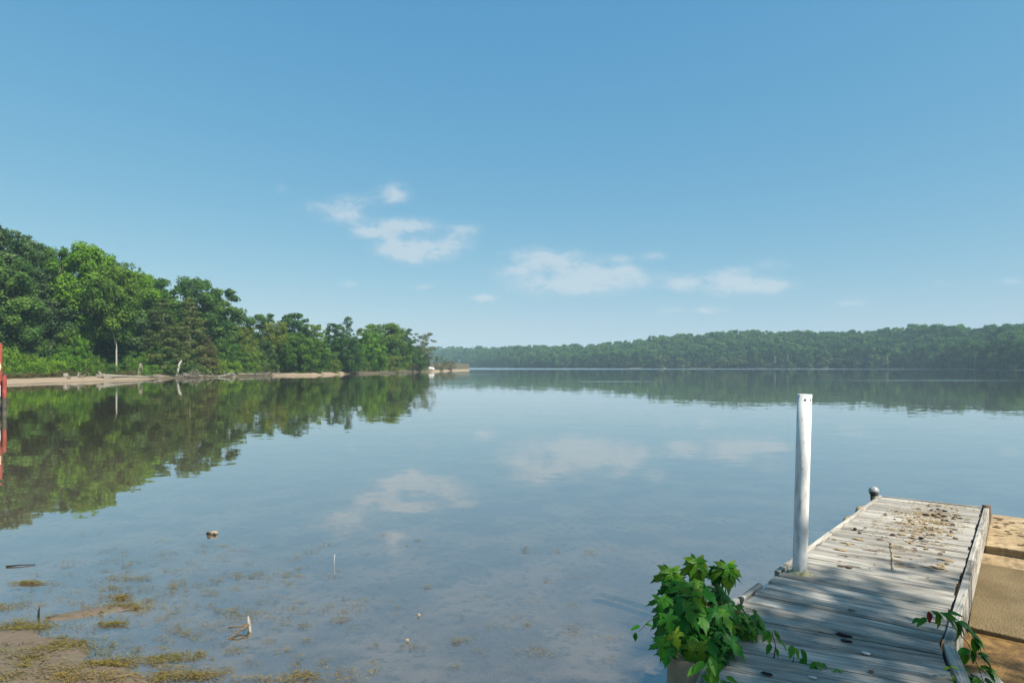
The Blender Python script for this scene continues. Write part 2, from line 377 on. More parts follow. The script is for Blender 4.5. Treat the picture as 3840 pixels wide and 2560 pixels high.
tag(grid_obj('bank', np.concatenate([np.linspace(-1400, 0, 24), np.linspace(15, 1760, 150)]), [-14, -5, -2, -.8, -.3, 0, .3, .8, 1.6, 3, 4.5, 6, 8, 10, 13, 17, 24, 35, 60, 100, 160], bank_fn, BANKM, lambda p, b: float(lin(p, [(480, 1), (640, .25), (700, .0), (1000, 0), (1060, 1), (1270, 1), (1300, .0), (1600, .1), (1650, 1)]))), kind='structure')
FSHORE = [(1300, 1500), (1500, 1300), (1640, 1120), (1760, 900), (1960, 700), (2286, 620), (2612, 575), (3100, 520), (3430, 472), (3670, 390), (3840, 340), (4400, 300), (5200, 270)]
FSKY = [(1300, 1303), (1633, 1303), (1796, 1301), (1959, 1298), (2122, 1298), (2286, 1287), (2416, 1272), (2530, 1259), (2694, 1246), (2939, 1241), (3102, 1246), (3265, 1241), (3363, 1231), (3461, 1220), (3592, 1228), (3755, 1228), (3840, 1225), (4400, 1200), (5200, 1190)]
def fat(px, back=0.0):
    d = float(lin(px, FSHORE)) + back
    return (px - CX) / F * d, d
def fridge(px):
    d = float(lin(px, FSHORE)) + 110
    return CAMH + (HZ - float(lin(px, FSKY))) / F * d - 16.0
def far_h(px, b):
    if b < 0: return b * .05
    if b < 4: return b * .12
    t = min((b - 4) / 106, 1.0)
    return .48 + (fridge(px) - .48) * (t * t * (3 - 2 * t)) ** .8
def far_fn(px, b):
    x, y = fat(px, b); return x, y, far_h(px, b)
tag(grid_obj('hill', np.linspace(1300, 5200, 160), [-20, -4, -1, 0, .8, 2, 4, 8, 15, 25, 40, 60, 80, 100, 120, 160, 260], far_fn, BANKM, lambda p, b: .55), kind='structure')

MUDS = [(-5.6, 4.2, 1.5, .5, .07)]
mr = random.Random(5)
for k in range(46):                                                # the mud bank at the left: many small hummocks
    py = mr.uniform(2370, 2600); q = (py - 2340) / 220; px = mr.uniform(-160, 60 + 400 * min(q, 1) ** .6)
    p = P(px, py, 0); MUDS.append((p.x, p.y, mr.uniform(.12, .42), mr.uniform(.06, .17), mr.uniform(.03, .065)))
for k in range(9):                                                 # the narrow strip beyond it
    p = P(215 + 36 * k + mr.uniform(-9, 9), 2312 - 5.5 * k + mr.uniform(-5, 5), 0); MUDS.append((p.x, p.y, mr.uniform(.10, .17), mr.uniform(.06, .11), mr.uniform(.10, .14)))
for k in range(8):
    p = P(mr.uniform(0, 160), mr.uniform(2285, 2370), 0); MUDS.append((p.x, p.y, mr.uniform(.1, .25), mr.uniform(.04, .09), mr.uniform(.03, .06)))
def bed_h(x, y):
    h = -.040 - .020 * max(y - 4.3, 0) - .0012 * max(y - 9, 0) ** 2 + .022 * wob(x, y, 1.6) + .020 * wob(y + 3, x, 6) + .012 * wob(x + 1, y, 17)
    mud = 0.0
    for cx, cy, rx, ry, s in MUDS if y < 7 else ():
        if abs(x - cx) < rx * 2.6 and abs(y - cy) < ry * 2.6: mud += s * math.exp(-((x - cx) / rx) ** 2 - ((y - cy) / ry) ** 2)
    h += .085 * (1 - math.exp(-mud / .06))
    if y < 3.7: h += .22 * (3.7 - y) if y > 0 else .22 * 3.7 + .03 * -y
    if x > 1.9 and y < 6: h += (.10 + .004 * wob(x, y, 9)) * min((x - 1.9) / .8, 1) * min(max((6.0 - y) / .9, 0), 1)
    return h
xs = np.concatenate([np.linspace(-40, -9.2, 18), np.arange(-9, 7, .085), np.linspace(7.5, 40, 18)])
ys = np.concatenate([np.linspace(-25, 1.5, 16), np.arange(1.7, 9, .075), np.arange(9.2, 16, .22), np.linspace(16.5, 34, 18)])
tag(grid_obj('lake_bed', xs, ys, lambda x, y: (x, y, max(bed_h(x, y), -1.6)), MUD), kind='structure')
tag(obj('lake_water', mesh('lake_water', [(-2600, -20, 0), (2600, -20, 0), (2600, 3200, 0), (-2600, 3200, 0)], [(0, 1, 2, 3)], WATER)), kind='structure')
tag(obj('ground', mesh('ground', [(-4000, -300, -2.2), (4000, -300, -2.2), (4000, 4500, -2.2), (-4000, 4500, -2.2)], [(0, 1, 2, 3)], BANKM)), kind='structure')

# ---------------------------------------------------------------- tree kit
def rand_dirs(n, up=0.0):
    d = rng.normal(size=(n, 3)); d[:, 2] += up
    return d / np.linalg.norm(d, axis=1, keepdims=True)
def leaves(pos, nrm, size, tint, aspect=.72):
    n = len(pos)
    t = np.cross(nrm, rng.normal(size=(n, 3))); t /= np.linalg.norm(t, axis=1, keepdims=True) + 1e-9
    b = np.cross(nrm, t); s = size[:, None]
    drop = nrm * s * .18
    v = np.stack([pos - t * s, pos + b * s * aspect - drop, pos + t * s, pos - b * s * aspect - drop], 1).reshape(-1, 3)
    f = np.arange(n * 4).reshape(-1, 4)
    return v, f, np.repeat(tint, 4)
def clump_crown(cl, per, lsize, flat=.85, up=.22):
    """cl: rows of x, y, z, radius, tint"""
    P_, N_, S_, T_ = [], [], [], []
    for x, y, z, r, tn in cl:
        n = max(8, int(per * 1.9 * rng.uniform(.75, 1.25) * (r / 1.2) ** 1.6))
        d = rand_dirs(n, up); rad = r * (rng.uniform(.45, 1.12, n) ** .7)[:, None]
        lob = 1 + .28 * np.sin(d[:, :1] * 4.1 + x) * np.cos(d[:, 1:2] * 3.7 + y)
        p = np.array([x, y, z]) + d * rad * lob * np.array([1, 1, flat])
        nn = d * .75 + np.array([0, 0, .30]) + rng.normal(size=(n, 3)) * .42
        P_.append(p); N_.append(nn / np.linalg.norm(nn, axis=1, keepdims=True))
        S_.append(lsize * .68 * rng.uniform(.65, 1.3, n)); T_.append(np.clip(tn + rng.normal(size=n) * .22, 0, 1))
    return leaves(np.concatenate(P_), np.concatenate(N_), np.concatenate(S_), np.concatenate(T_))
def broad_clumps(n, H, rx, z0, top=.6, rmin=.8, rmax=1.7, belly=.45):
    cl = []
    for i in range(n):
        u = (i + rng.random()) / n
        z = z0 + (H - z0) * u ** .85
        q = (z - z0) / (H - z0)
        pr = rx * (math.sin(math.pi * min(max(q * .80 + .07, 0), 1) ** (math.log(.5) / math.log(belly))) ** top + .03)
        th = rng.uniform(0, 6.283); rho = pr * rng.random() ** .42 * (1 + .22 * math.sin(3 * th + H))
        r = rng.uniform(rmin, rmax) * (1.1 - .4 * q)
        cl.append((rho * math.cos(th), rho * math.sin(th), min(z, H - r * .4), r, rng.uniform(.1, .85)))
    return cl
def tier_clumps(H, rx, tiers, per):                                # drooping layered boughs
    cl = []
    for i in range(tiers):
        q = i / (tiers - 1); z = .06 * H + .93 * H * q; rr = rx * (1 - q) ** .62 * rng.uniform(.85, 1.12) + .3
        for k in range(max(3, int(per * (1 - q * .7)))):
            th = rng.uniform(0, 6.283); rho = rr * rng.uniform(.25, 1) ** .6
            cl.append((rho * math.cos(th), rho * math.sin(th), z - .16 * rho, rng.uniform(.7, 1.15) * (1.1 - .4 * q), rng.uniform(.05, .9)))
    return cl
def trunk_me(name, H, r, cl, mat, limbs=9, lean=.03):
    mb = MB(); rr = random.Random(int(H * 97 + limbs))
    pts = [Vector((math.sin(i * 1.3) * lean * i, math.cos(i * 1.7) * lean * i, H * .9 * i / 7)) for i in range(8)]
    mb.tube(pts, [r * (1 - .86 * (i / 7) ** .9) * (1.25 if i == 0 else 1) for i in range(8)], 8)
    for _ in range(limbs):
        c = rr.choice(cl); e = Vector(c[:3]); k = max(.12, min(.8, e.z / H - .18)); s = Vector((0, 0, H * .9 * k))
        i = int(k * 7); s = pts[i].lerp(pts[min(i + 1, 7)], k * 7 - i)
        mid = s.lerp(e, .5) + Vector((0, 0, -.25))
        mb.tube([s, mid, e], [r * .38 * (1 - k * .6), r * .24 * (1 - k * .6), r * .08], 5)
    return mb.me(name, mat, True)
VAR = {}
def make_var(key, H, cl, per, ls, r, bark=BARK, limbs=9, flat=.85, up=.22):
    v, f, t = clump_crown(cl, per, ls, flat, up)
    VAR[key] = (mesh('crown_' + key, v, f, LEAF['mid'], False, t), trunk_me('trunk_' + key, H, r, cl, bark, limbs), H, max(1e-3, float(np.percentile(np.abs(v[:, 0]), 97))))
make_var('a', 20, broad_clumps(105, 20, 4.8, 2.0), 105, .30, .34)
make_var('b', 20, broad_clumps(95, 20, 4.6, 4.2, .7, .9, 1.9, .55), 110, .30, .30)
make_var('c', 20, broad_clumps(120, 20, 4.2, 1.2, .5, .7, 1.5, .40), 95, .28, .28)
make_var('d', 20, broad_clumps(85, 20, 5.0, 7.2, .8, 1.0, 2.0, .55), 115, .32, .22, PALEBARK)
make_var('sparse', 14, broad_clumps(70, 14, 4.4, 2.4, .7, .6, 1.2, .60), 75, .24, .22, PALEBARK, 16)
make_var('low', 12, broad_clumps(95, 12, 4.6, .5, .55, .7, 1.4, .42), 95, .26, .20)
make_var('slender', 14, broad_clumps(60, 14, 2.0, 2.0, .6, .5, 1.0, .5), 80, .25, .16)
make_var('tier', 15, tier_clumps(15, 3.8, 19, 15), 85, .22, .20, BARK, 10, .5, .2)
make_var('shrub', 3.2, broad_clumps(46, 3.2, 2.0, .1, .5, .35, .75, .38), 90, .15, .05, BARK, 8)
make_var('shrub2', 3.6, broad_clumps(52, 3.6, 1.8, .1, .5, .30, .65, .42), 85, .14, .05, BARK, 8)
make_var('mound', 2.4, broad_clumps(60, 2.4, 3.0, .05, .4, .35, .7, .33), 100, .15, .04, BARK, 6)
def tree(name, key, x, y, z, H, width, leaf, label, cat='tree', group=None, bark=None):
    cm, tm, h0, r0 = VAR[key]
    e = empty(name, (x, y, z), rnd.uniform(0, 6.28))
    s = width / 2 / r0; e.scale = (s, s, H / h0)
    obj('trunk', tm, e, mat=bark); obj('crown', cm, e, mat=LEAF[leaf])
    return tag(e, label, cat, group)
def bank_tree(name, key, px, top, back, wpx, leaf, label, cat='tree', group=None, bark=None):
    x, y = at(px, back); g = bank_h(back, px) - .1
    H = CAMH + (HZ - top) / F * y - g
    return tree(name, key, x, y, g, max(H, .6), wpx / F * y, leaf, label, cat, group, bark)
T = [
 ('broadleaf_tree', 'a', 10, 862, 30, 230, 'grey', 'tallest grey-green tree, at the left edge of the picture'),
 ('broadleaf_tree', 'c', 98, 915, 24, 150, 'grey', 'grey-green tree just right of the tallest tree at the left edge'),
 ('broadleaf_tree', 'b', 172, 930, 27, 150, 'dark', 'dark green tree behind the red marker piles, third treetop from the left edge'),
 ('broadleaf_tree', 'a', 225, 938, 24, 120, 'mid', 'mid green treetop just left of the bright tree with the rounded crown'),
 ('broadleaf_tree', 'b', 312, 926, 19, 190, 'bright', 'tall bright green tree with a broad rounded crown on the left bank'),
 ('broadleaf_tree', 'c', 390, 968, 23, 120, 'mid', 'mid green tree on the right shoulder of the bright rounded crown'),
 ('broadleaf_tree', 'sparse', 452, 984, 27, 120, 'dark', 'dark feathery treetop showing above the tree with the pale trunk'),
 ('pale_trunk_tree', 'd', 436, 1012, 9.2, 140, 'mid', 'tree with a bare pale trunk standing behind the fallen log', PALEBARK),
 ('broadleaf_tree', 'b', 520, 1030, 22, 140, 'bright', 'light green tree right of the pale trunked tree'),
 ('broadleaf_tree', 'a', 588, 1050, 22, 150, 'mid', 'light green tree left of the notch of sky in the left bank wood'),
 ('broadleaf_tree', 'c', 650, 1128, 24, 70, 'yellow', 'pale yellow-green treetop low in the notch of sky'),
 ('broadleaf_tree', 'b', 726, 1050, 18, 160, 'dark', 'dark round-topped tree right of the notch of sky'),
 ('broadleaf_tree', 'a', 838, 1088, 17, 150, 'dark', 'tall dark tree at the step where the left wood drops in height'),
 ('slender_tree', 'sparse', 905, 1160, 22, 60, 'dark', 'small dark branchy treetop poking out beside the tall step tree'),
 ('layered_tree', 'tier', 610, 1122, 9, 165, 'olive', 'olive tree with drooping layered boughs left of the leaning snag'),
 ('layered_tree', 'tier', 712, 1120, 8, 150, 'olive', 'olive tree with drooping layered boughs behind the brush pile'),
 ('layered_tree', 'tier', 780, 1258, 5, 75, 'tan', 'small tan layered tree beside the bright yellow-green shrub'),
 ('broadleaf_tree', 'low', 918, 1224, 10, 85, 'yellow', 'yellow-green tree just right of the tall step tree'),
 ('broadleaf_tree', 'c', 985, 1180, 20, 110, 'mid', 'mid green tree left of the pale yellow crown'),
 ('willow_tree', 'b', 1036, 1212, 14, 92, 'yellow', 'pale yellow crowned tree in the middle of the left bank'),
 ('broadleaf_tree', 'a', 1102, 1177, 20, 100, 'dark', 'dark tree right of the pale yellow crown'),
 ('broadleaf_tree', 'c', 1170, 1218, 18, 95, 'mid', 'mid green treetop above the sandy beach'),
 ('broadleaf_tree', 'low', 1135, 1262, 8, 150, 'mid', 'leafy tree hanging over the left end of the sandy beach'),
 ('broadleaf_tree', 'c', 1255, 1216, 16, 90, 'dark', 'dark tree left of the slender spire of leaves'),
 ('slender_tree', 'slender', 1304, 1190, 15, 50, 'dark', 'slender dark spire rising above the middle of the left bank'),
 ('broadleaf_tree', 'low', 1300, 1268, 5, 120, 'dark', 'dark leafy tree overhanging the water right of the beach'),
 ('broadleaf_tree', 'a', 1365, 1234, 18, 80, 'mid', 'mid green tree left of the wide domed crown near the point'),
 ('broadleaf_tree', 'b', 1440, 1216, 16, 150, 'mid', 'wide domed tree near the tip of the point'),
 ('broadleaf_tree', 'low', 1400, 1250, 6, 100, 'bright', 'bright green tree in front of the wide dome near the point'),
 ('broadleaf_tree', 'c', 1510, 1235, 14, 90, 'dark', 'dark tree right of the wide dome near the point'),
 ('broadleaf_tree', 'sparse', 1585, 1250, 9, 100, 'olive', 'airy olive tree at the tip of the wooded point'),
 ('broadleaf_tree', 'low', 1560, 1310, 4, 80, 'dark', 'low dark tree under the airy olive tree at the point'),
]
for t in T:
    bank_tree(t[0], t[1], t[2], t[3], t[4], t[5], t[6], t[7], bark=t[8] if len(t) > 8 else None)
SKYL = [(-600, 800), (0, 880), (100, 925), (190, 945), (310, 945), (400, 985), (450, 1005), (520, 1050), (590, 1085), (630, 1185), (665, 1185), (705, 1095), (760, 1105), (830, 1120), (865, 1235), (920, 1270), (980, 1235), (1040, 1260), (1100, 1230), (1170, 1265), (1300, 1270), (1440, 1262), (1550, 1285), (1630, 1305)]
px = -560.0
while px < 1590:                                                   # rows behind, and the understorey that closes the wood below the crowns
    d = at(px)[1]; step = 4.6 / d * F
    for back, low, hi in ((34, 0, 25), (46, 5, 40), (21, 60, 150)):
        p = px + rnd.uniform(-.5, .5) * step
        if p > 1560: continue
        top = float(lin(p, SKYL)) + rnd.uniform(low, hi) * 90 / d
        bank_tree('background_tree', rnd.choice('abc'), p, min(top, 1330), back + rnd.uniform(-4, 4), rnd.uniform(5.5, 8.0) / d * F, rnd.choice(['dark', 'dark', 'mid', 'grey']),
                  'green tree deep in the left bank wood behind the front row', group='trees deep in the left bank wood')
    px += step
px = -560.0
while px < 1600:
    d = at(px)[1]; step = 2.6 / d * F
    w = 13 if px < 420 else (8 if px < 560 else 2.2)
    for back, h0, h1, mats in ((w + 5.5, 4, 8, ['dark', 'mid', 'dark']), (w + 1, 1.6, 3.6, ['mid', 'bright', 'dark', 'mid'])):
        p = px + rnd.uniform(-.5, .5) * step; h = rnd.uniform(h0, h1); b = back + rnd.uniform(-.8, 1.5)
        if 960 < p < 1290: b += 4.5
        x, y = at(p, b)
        if h > 3.8: tree('sapling', 'low', x, y, bank_h(b, p) - .1, h, rnd.uniform(4, 6), rnd.choice(mats), 'dark young tree filling the shade under the left bank crowns', 'tree', 'young trees under the left bank crowns')
        else: tree('shrub', rnd.choice(['shrub', 'shrub2']), x, y, bank_h(b, p) - .1, h, rnd.uniform(2.8, 4.4), rnd.choice(mats), 'low leafy shrub in the hedge of shrubs along the left bank', 'shrub', 'shrubs along the left bank')
    px += step
for px, top, back, w, key, lf, lb in (
 (35, 1310, 15, 80, 'shrub', 'bright', 'rounded bright bush behind the red marker piles'), (90, 1350, 13.5, 120, 'mound', 'bright', 'bright green vine mound nearest the red marker piles'),
 (170, 1345, 13, 120, 'mound', 'bright', 'bright green vine mound in the middle of the sandy left beach'), (255, 1335, 13.5, 110, 'mound', 'bright', 'bright green vine mound draped below the vine-hung saplings'),
 (225, 1320, 15, 70, 'shrub2', 'bright', 'vine-covered shrub rising behind the bright mounds'), (290, 1268, 16.5, 75, 'low', 'bright', 'vine-hung sapling with pale leaves behind the bright mounds'),
 (330, 1352, 11.5, 80, 'mound', 'mid', 'green mound beside the driftwood stump on the left beach'), (395, 1362, 11, 70, 'mound', 'mid', 'green mound behind the root ball of the fallen log'),
 (460, 1368, 10.5, 60, 'mound', 'bright', 'light green mound behind the trunk of the fallen log'), (505, 1352, 10, 36, 'shrub', 'mid', 'bushy shrub beside the hanging tangle of dead vines'),
 (822, 1346, 3.2, 66, 'shrub2', 'yellow', 'vivid yellow-green shrub at the waterline of the left bank'), (1258, 1350, 4, 62, 'shrub', 'yellow', 'vivid green shrub at the right end of the sandy beach'),
 (955, 1358, 6, 95, 'shrub', 'olive', 'olive shrub left of the sandy beach'), (1030, 1368, 8, 80, 'shrub2', 'olive', 'olive shrub behind the left end of the sandy beach'),
 (1130, 1390, 6.5, 55, 'mound', 'bright', 'low tuft of bright green growth on top of the sandy beach'), (1465, 1336, 5, 110, 'shrub', 'yellow', 'broad pale green bush near the tip of the point'),
 (1535, 1362, 4, 60, 'shrub2', 'tan', 'dry tan bush under the airy tree at the point'), (1650, 1336, 3, 50, 'shrub2', 'olive', 'upright olive bush standing apart on the tip of the point'),
 (1688, 1354, 4, 48, 'shrub', 'tan', 'tan bush at the very end of the point')):
    bank_tree('shrub' if key != 'low' else 'sapling', key, px, top, back, w, lf, lb, 'shrub' if key != 'low' else 'tree')

for k in range(15):
    p = 8 + k * 34 + rnd.uniform(-10, 10); b = (10.6 if p < 380 else 7.8) + rnd.uniform(-.6, .8); x, y = at(p, b)
    tree('grass_tuft', 'mound', x, y, bank_h(b, p) - .08, rnd.uniform(.5, 1.1), rnd.uniform(1.6, 3.4), rnd.choice(['tan', 'tan', 'olive']), 'low dry tuft where the left beach meets the green mounds', 'grass', 'dry tufts along the top of the left beach')
# ---------------------------------------------------------------- the far shore
FV = []
for i in range(6):
    H = 16; cl = broad_clumps(34, H, 5.2 + .4 * (i % 3), 1.0 if i % 2 else 2.5, .6, 1.5, 2.7, .45 + .04 * i)
    v, f, t = clump_crown(cl, 42, .62)
    mb = MB().tube([(0, 0, 0), (.1, 0, H * .4), (0, .1, H * .8)], [.3, .22, .08], 5)
    tv = np.array([tuple(p) for p in mb.v]); tf = np.array([q for q in mb.f if len(q) == 4]) + len(v)
    FV.append((np.concatenate([v, tv]), np.concatenate([f, tf]), np.concatenate([t, np.zeros(len(tv))])))
FVM = [mesh('far_tree', v, f, FARLEAF, False, t) for v, f, t in FV]
spots = []
for row in range(13):
    b = 3 + row * 8.6 + (row > 9) * 10 * (row - 9); px = 1330.0
    while px < 4600:
        d = fat(px, b)[1]; px += (7.2 + .25 * row) / d * F * rnd.uniform(.75, 1.25)
        bb = b + rnd.uniform(-3, 3)
        if px > 1560 or row > 2: spots.append((px, bb, rnd.uniform(.5, 1.0) if row == 0 else rnd.uniform(.78, 1.18)))
vis = sorted([s for s in spots if 1600 < s[0] < 3860], key=lambda s: fat(s[0], s[1])[1] + s[1] * 1.5)
near = set(vis[:290])
labels = {0: ('green broadleaf tree among the trees of the wooded hill across the lake', 'trees on the far wooded hill'),
          1: ('pale yellowish tree at the foot of the wooded hill across the lake', 'pale trees along the far shore')}
for s in vis[:290]:
    x, y = fat(s[0], s[1]); k = rnd.randrange(6); pale = s[1] < 9 and rnd.random() < .42
    o = obj('far_tree', FVM[k], None, (x, y, far_h(*s[:2]) - .4), FARPALE if pale else FARLEAF)
    w = s[2] * rnd.uniform(.85, 1.1); o.scale = (w, w, s[2] * (rnd.uniform(.55, 1.0) if s[1] < 9 else 1)); o.rotation_euler.z = rnd.uniform(0, 6.28)
    tag(o, labels[pale][0], 'tree', labels[pale][1])
V_, F_, T_, off = [], [], [], 0
for s in spots:
    if s in near: continue
    x, y = fat(s[0], s[1]); v, f, t = FV[rnd.randrange(6)]
    keep = None
    if y > 850 or s[0] > 3900: keep = rng.random(len(f)) < .45
    a = rnd.uniform(0, 6.28); c_, s_ = math.cos(a), math.sin(a); w = s[2] * rnd.uniform(.85, 1.15)
    if keep is not None:
        f = f[keep]; u, inv = np.unique(f, return_inverse=True); v, t, f = v[u], t[u], inv.reshape(f.shape)
        grow = 1.0
    vv = np.stack([(v[:, 0] * c_ - v[:, 1] * s_) * w + x, (v[:, 0] * s_ + v[:, 1] * c_) * w + y, v[:, 2] * s[2] + far_h(*s[:2]) - .4], 1)
    V_.append(vv); F_.append(f + off); T_.append(np.clip(t + rnd.uniform(-.3, .25), 0, 1)); off += len(vv)
tag(obj('woodland', mesh('woodland', np.concatenate(V_), np.concatenate(F_), FARLEAF, False, np.concatenate(T_))), 'hazy green woodland covering the rest of the far hill', 'woodland', kind='stuff')
for i, (px, h, ln) in enumerate(((2905, 12, .4), (2955, 13, -.2), (3655, 10, .3), (3330, 12, -.3), (2540, 11, .2), (2030, 12, .1))):   # bare pale snags on the far shore
    x, y = fat(px, 1.5); mb = MB()
    mb.tube([(0, 0, 0), (ln * .5, 0, h * .5), (ln, 0, h)], [.22, .17, .05], 6)
    for k in range(5):
        z = h * (.45 + .1 * k); sgn = (-1) ** k
        mb.tube([(ln * z / h, 0, z), (ln * z / h + sgn * 1.0, .2, z + 1.3)], [.08, .03], 5)
    o = mb.obj('dead_tree', PALEBARK, None, True); o.location = (x, y, .1)
    tag(o, ('pale bare snag on the far shore, left of a pair beyond the white pole', 'pale bare snag on the far shore, right of a pair beyond the white pole', 'bare grey snag on the far shore near the right edge of the picture',
            'thin bare snag on the far shore above the end of the gangway', 'lone bare snag on the far shore left of the white pole', 'faint bare snag on the far shore nearest the sailing boat')[i], 'tree')

# ---------------------------------------------------------------- things along the left bank
def drift(name, pts, r0, r1, label, cat='driftwood', mat=DRIFT, twigs=0, tl=1.2, group=None):
    mb = MB(); n = len(pts)
    mb.tube(pts, [r0 + (r1 - r0) * i / (n - 1) for i in range(n)], 7, True, .12)
    for _ in range(twigs):
        k = rnd.uniform(.3, .98) * (n - 1); i = min(int(k), n - 2); s = Vector(pts[i]).lerp(Vector(pts[i + 1]), k - i)
        e = s + Vector((rnd.uniform(-1, 1), rnd.uniform(-.6, .6), rnd.uniform(-.1, .8))) * tl
        mb.tube([s, s.lerp(e, .5) + Vector((0, 0, rnd.uniform(-.1, .2))), e], [r1 * 1.4, r1, r1 * .35], 5)
    return tag(mb.obj(name, mat, None, True), label, cat, group)
def bp(px, b, z): x, y = at(px, b); return Vector((x, y, z))
lg = empty('fallen_tree', bp(390, 4.5, .2))
tag(lg, 'long grey fallen trunk with an upturned root ball on the sandy beach', 'fallen tree')
def sub(p): return Vector(p) - lg.location
log_ = MB().tube([sub(bp(388, 4.5, .75)), sub(bp(450, 3.8, .6)), sub(bp(520, 2.2, .42)), sub(bp(590, .6, .25))], [.32, .27, .19, .10], 8, True, .08).obj('log', DRIFT, lg, True)
mb = MB()
for k in range(22):
    a = k * 2.4; s = sub(bp(386, 4.5, .75)); e = s + Vector((-.35 + rnd.uniform(-.5, .25), math.sin(a) * .9, math.cos(a) * rnd.uniform(.5, 1.0)))
    mb.tube([s, s.lerp(e, .6) + Vector((-.1, 0, 0)), e], [.2, .12, .03], 5)
mb.obj('root_ball', DRIFT, log_, True)
mb = MB()
for (p0, p1) in (((560, 1.2, .35), (610, 1.6, 1.0)), ((575, .9, .3), (622, .4, .7)), ((590, .6, .25), (640, -.4, .15)), ((545, 1.6, .4), (598, -.3, .5))):
    a, b = sub(bp(*p0)), sub(bp(*p1)); mb.tube([a, a.lerp(b, .5) + Vector((0, 0, .12)), b], [.08, .06, .025], 5)
mb.obj('branch', DRIFT, log_, True)
drift('log', [bp(392, 3.2, .4), bp(425, 3.0, .35)], .24, .2, 'short thick grey log lying in front of the root ball')
drift('snag', [bp(662, 1.2, .1), bp(667, 1.5, 1.7), bp(672, 1.5, 2.7), bp(679, 1.7, 3.4), bp(682, 1.7, 3.5)], .30, .12, 'leaning pale dead snag standing at the waterline', 'dead tree', PALEBARK)
drift('stump', [bp(245, 9.5, .3), bp(246, 9.5, 1.25)], .45, .35, 'broad grey stump below the bright vine mounds', 'stump')
drift('stump', [bp(258, 5.5, .1), bp(257, 5.5, .75), bp(258, 5.4, .9)], .28, .16, 'small mossy stump standing alone on the sand', 'stump', BARK)
drift('log', [bp(265, 8, .5), bp(285, 7.5, .6), bp(303, 7.5, .75)], .25, .08, 'crooked drift log lying behind the small mossy stump', twigs=5)
drift('stump', [bp(313, 4.0, .1), bp(312, 4.0, .5)], .16, .06, 'little pointed stump on the sand left of the fallen trunk', 'stump', BARK)
vt = MB()
for k in range(34):
    s = bp(528 + rnd.uniform(-6, 6), 7.5 + rnd.uniform(-.5, .5), rnd.uniform(2.2, 3.0)); e = bp(528 + rnd.uniform(-14, 14), 7.5 + rnd.uniform(-.8, .3), rnd.uniform(.5, .9))
    vt.tube([s, s.lerp(e, .4) + Vector((rnd.uniform(-.2, .2), 0, .1)), e], [.05, .045, .02], 4)
tag(vt.obj('vine_tangle', DRIFT), 'grey tangle of dead vines hanging at the right end of the sandy beach', 'dead vines')
bp_ = MB()
for k in range(75):
    p = rnd.gauss(722, 26); s = bp(p, rnd.uniform(-.6, 1.6), rnd.uniform(.0, .6)); e = s + Vector((rnd.uniform(-2.2, 2.2), rnd.uniform(-.8, .8), rnd.uniform(-.15, 1.5) * math.exp(-((p - 722) / 22) ** 2)))
    bp_.tube([s, s.lerp(e, .5) + Vector((0, 0, rnd.uniform(-.1, .25))), e], [rnd.uniform(.05, .10), .05, .02], 4)
tag(bp_.obj('brush_pile', DRIFT, None, True), 'grey brush pile of dead branches beside the leaning snag', 'brush pile')
for i, (a, b, c_, tw, lb) in enumerate((
 ((742, .4, .5), (775, .2, .45), (808, -.2, .05), 3, 'pale bare branch running from the brush pile into the water'),
 ((818, .2, .15), (850, .0, .35), (872, -.2, .8), 5, 'forked pale branch arching over the water right of the yellow-green shrub'),
 ((870, .3, .75), (885, .0, .3), (878, -1.2, -.02), 4, 'crooked white branch dipping into the water right of the yellow-green shrub'),
 ((895, .8, .5), (925, .6, .55), (962, .4, .25), 6, 'dark drift branch left of the olive shrub'), ((930, 1.5, .55), (985, 1.1, .4), (1030, .8, .2), 6, 'long grey drift branch below the olive shrub'),
 ((975, 2.0, .7), (1020, 1.6, .6), (1075, 1.2, .35), 5, 'grey drift branch touching the left end of the sandy beach'),
 ((1310, .6, .5), (1340, .2, .35), (1372, -.3, .05), 7, 'bleached driftwood on the water right of the sandy beach'),
 ((1425, .8, .5), (1460, .5, .4), (1490, .0, .1), 6, 'grey driftwood below the broad pale bush'), ((1490, 1.0, .5), (1530, .8, .6), (1580, .6, .3), 7, 'tangle of driftwood along the shore under the airy tree'))):
    drift('drift_branch', [bp(*a), bp(*b), bp(*c_)], .13 if i < 3 else .16, .05, lb, mat=PALEBARK if i in (1, 2) else DRIFT, twigs=tw, tl=1.5 if i < 6 else 2.2)
# white car on the tip of the point
cx_, cy_ = at(1619, 9); car = empty('parked_car', (cx_, cy_, bank_h(9, 1700) + .12), R(78)); car.scale = (.85, .85, .8)
tag(car, 'small white car half hidden behind bushes on the point', 'car')
mb = MB(); prof = [(-2.0, .35), (2.0, .35), (2.05, .75), (1.25, .85), (.65, 1.4), (-1.1, 1.42), (-1.75, .95), (-2.05, .85)]
v = [(x, s * .82 * (1 if z < 1 else .86), z) for s in (-1, 1) for x, z in prof]; n = len(prof)
mb.add(v, [tuple(range(n)), tuple(range(2 * n - 1, n - 1, -1))] + [(i, (i + 1) % n, n + (i + 1) % n, n + i) for i in range(n)])
mb.obj('body', WHITE, car, False, .05)
for s in (-1, 1):
    MB().add([(.55, s * .80, .9), (-1.0, s * .80, .92), (-.9, s * .74, 1.32), (.45, s * .74, 1.3)], [(0, 1, 2, 3)]).obj('window', DARKGLASS, car)
    for x in (-1.25, 1.3):
        w = MB().lathe([(.05, -.1), (.30, -.1), (.32, -.05), (.32, .05), (.30, .1), (.05, .1)], 16).obj('wheel', TYRE, car); w.rotation_euler = (R(90), 0, 0); w.location = (x, s * .78, .32)
        MB().lathe([(0, .104), (.17, .104), (.19, .101)], 14).obj('rim', WHITE, w); MB().lathe([(0, -.104), (.17, -.104), (.19, -.101)], 14).obj('rim', WHITE, w)
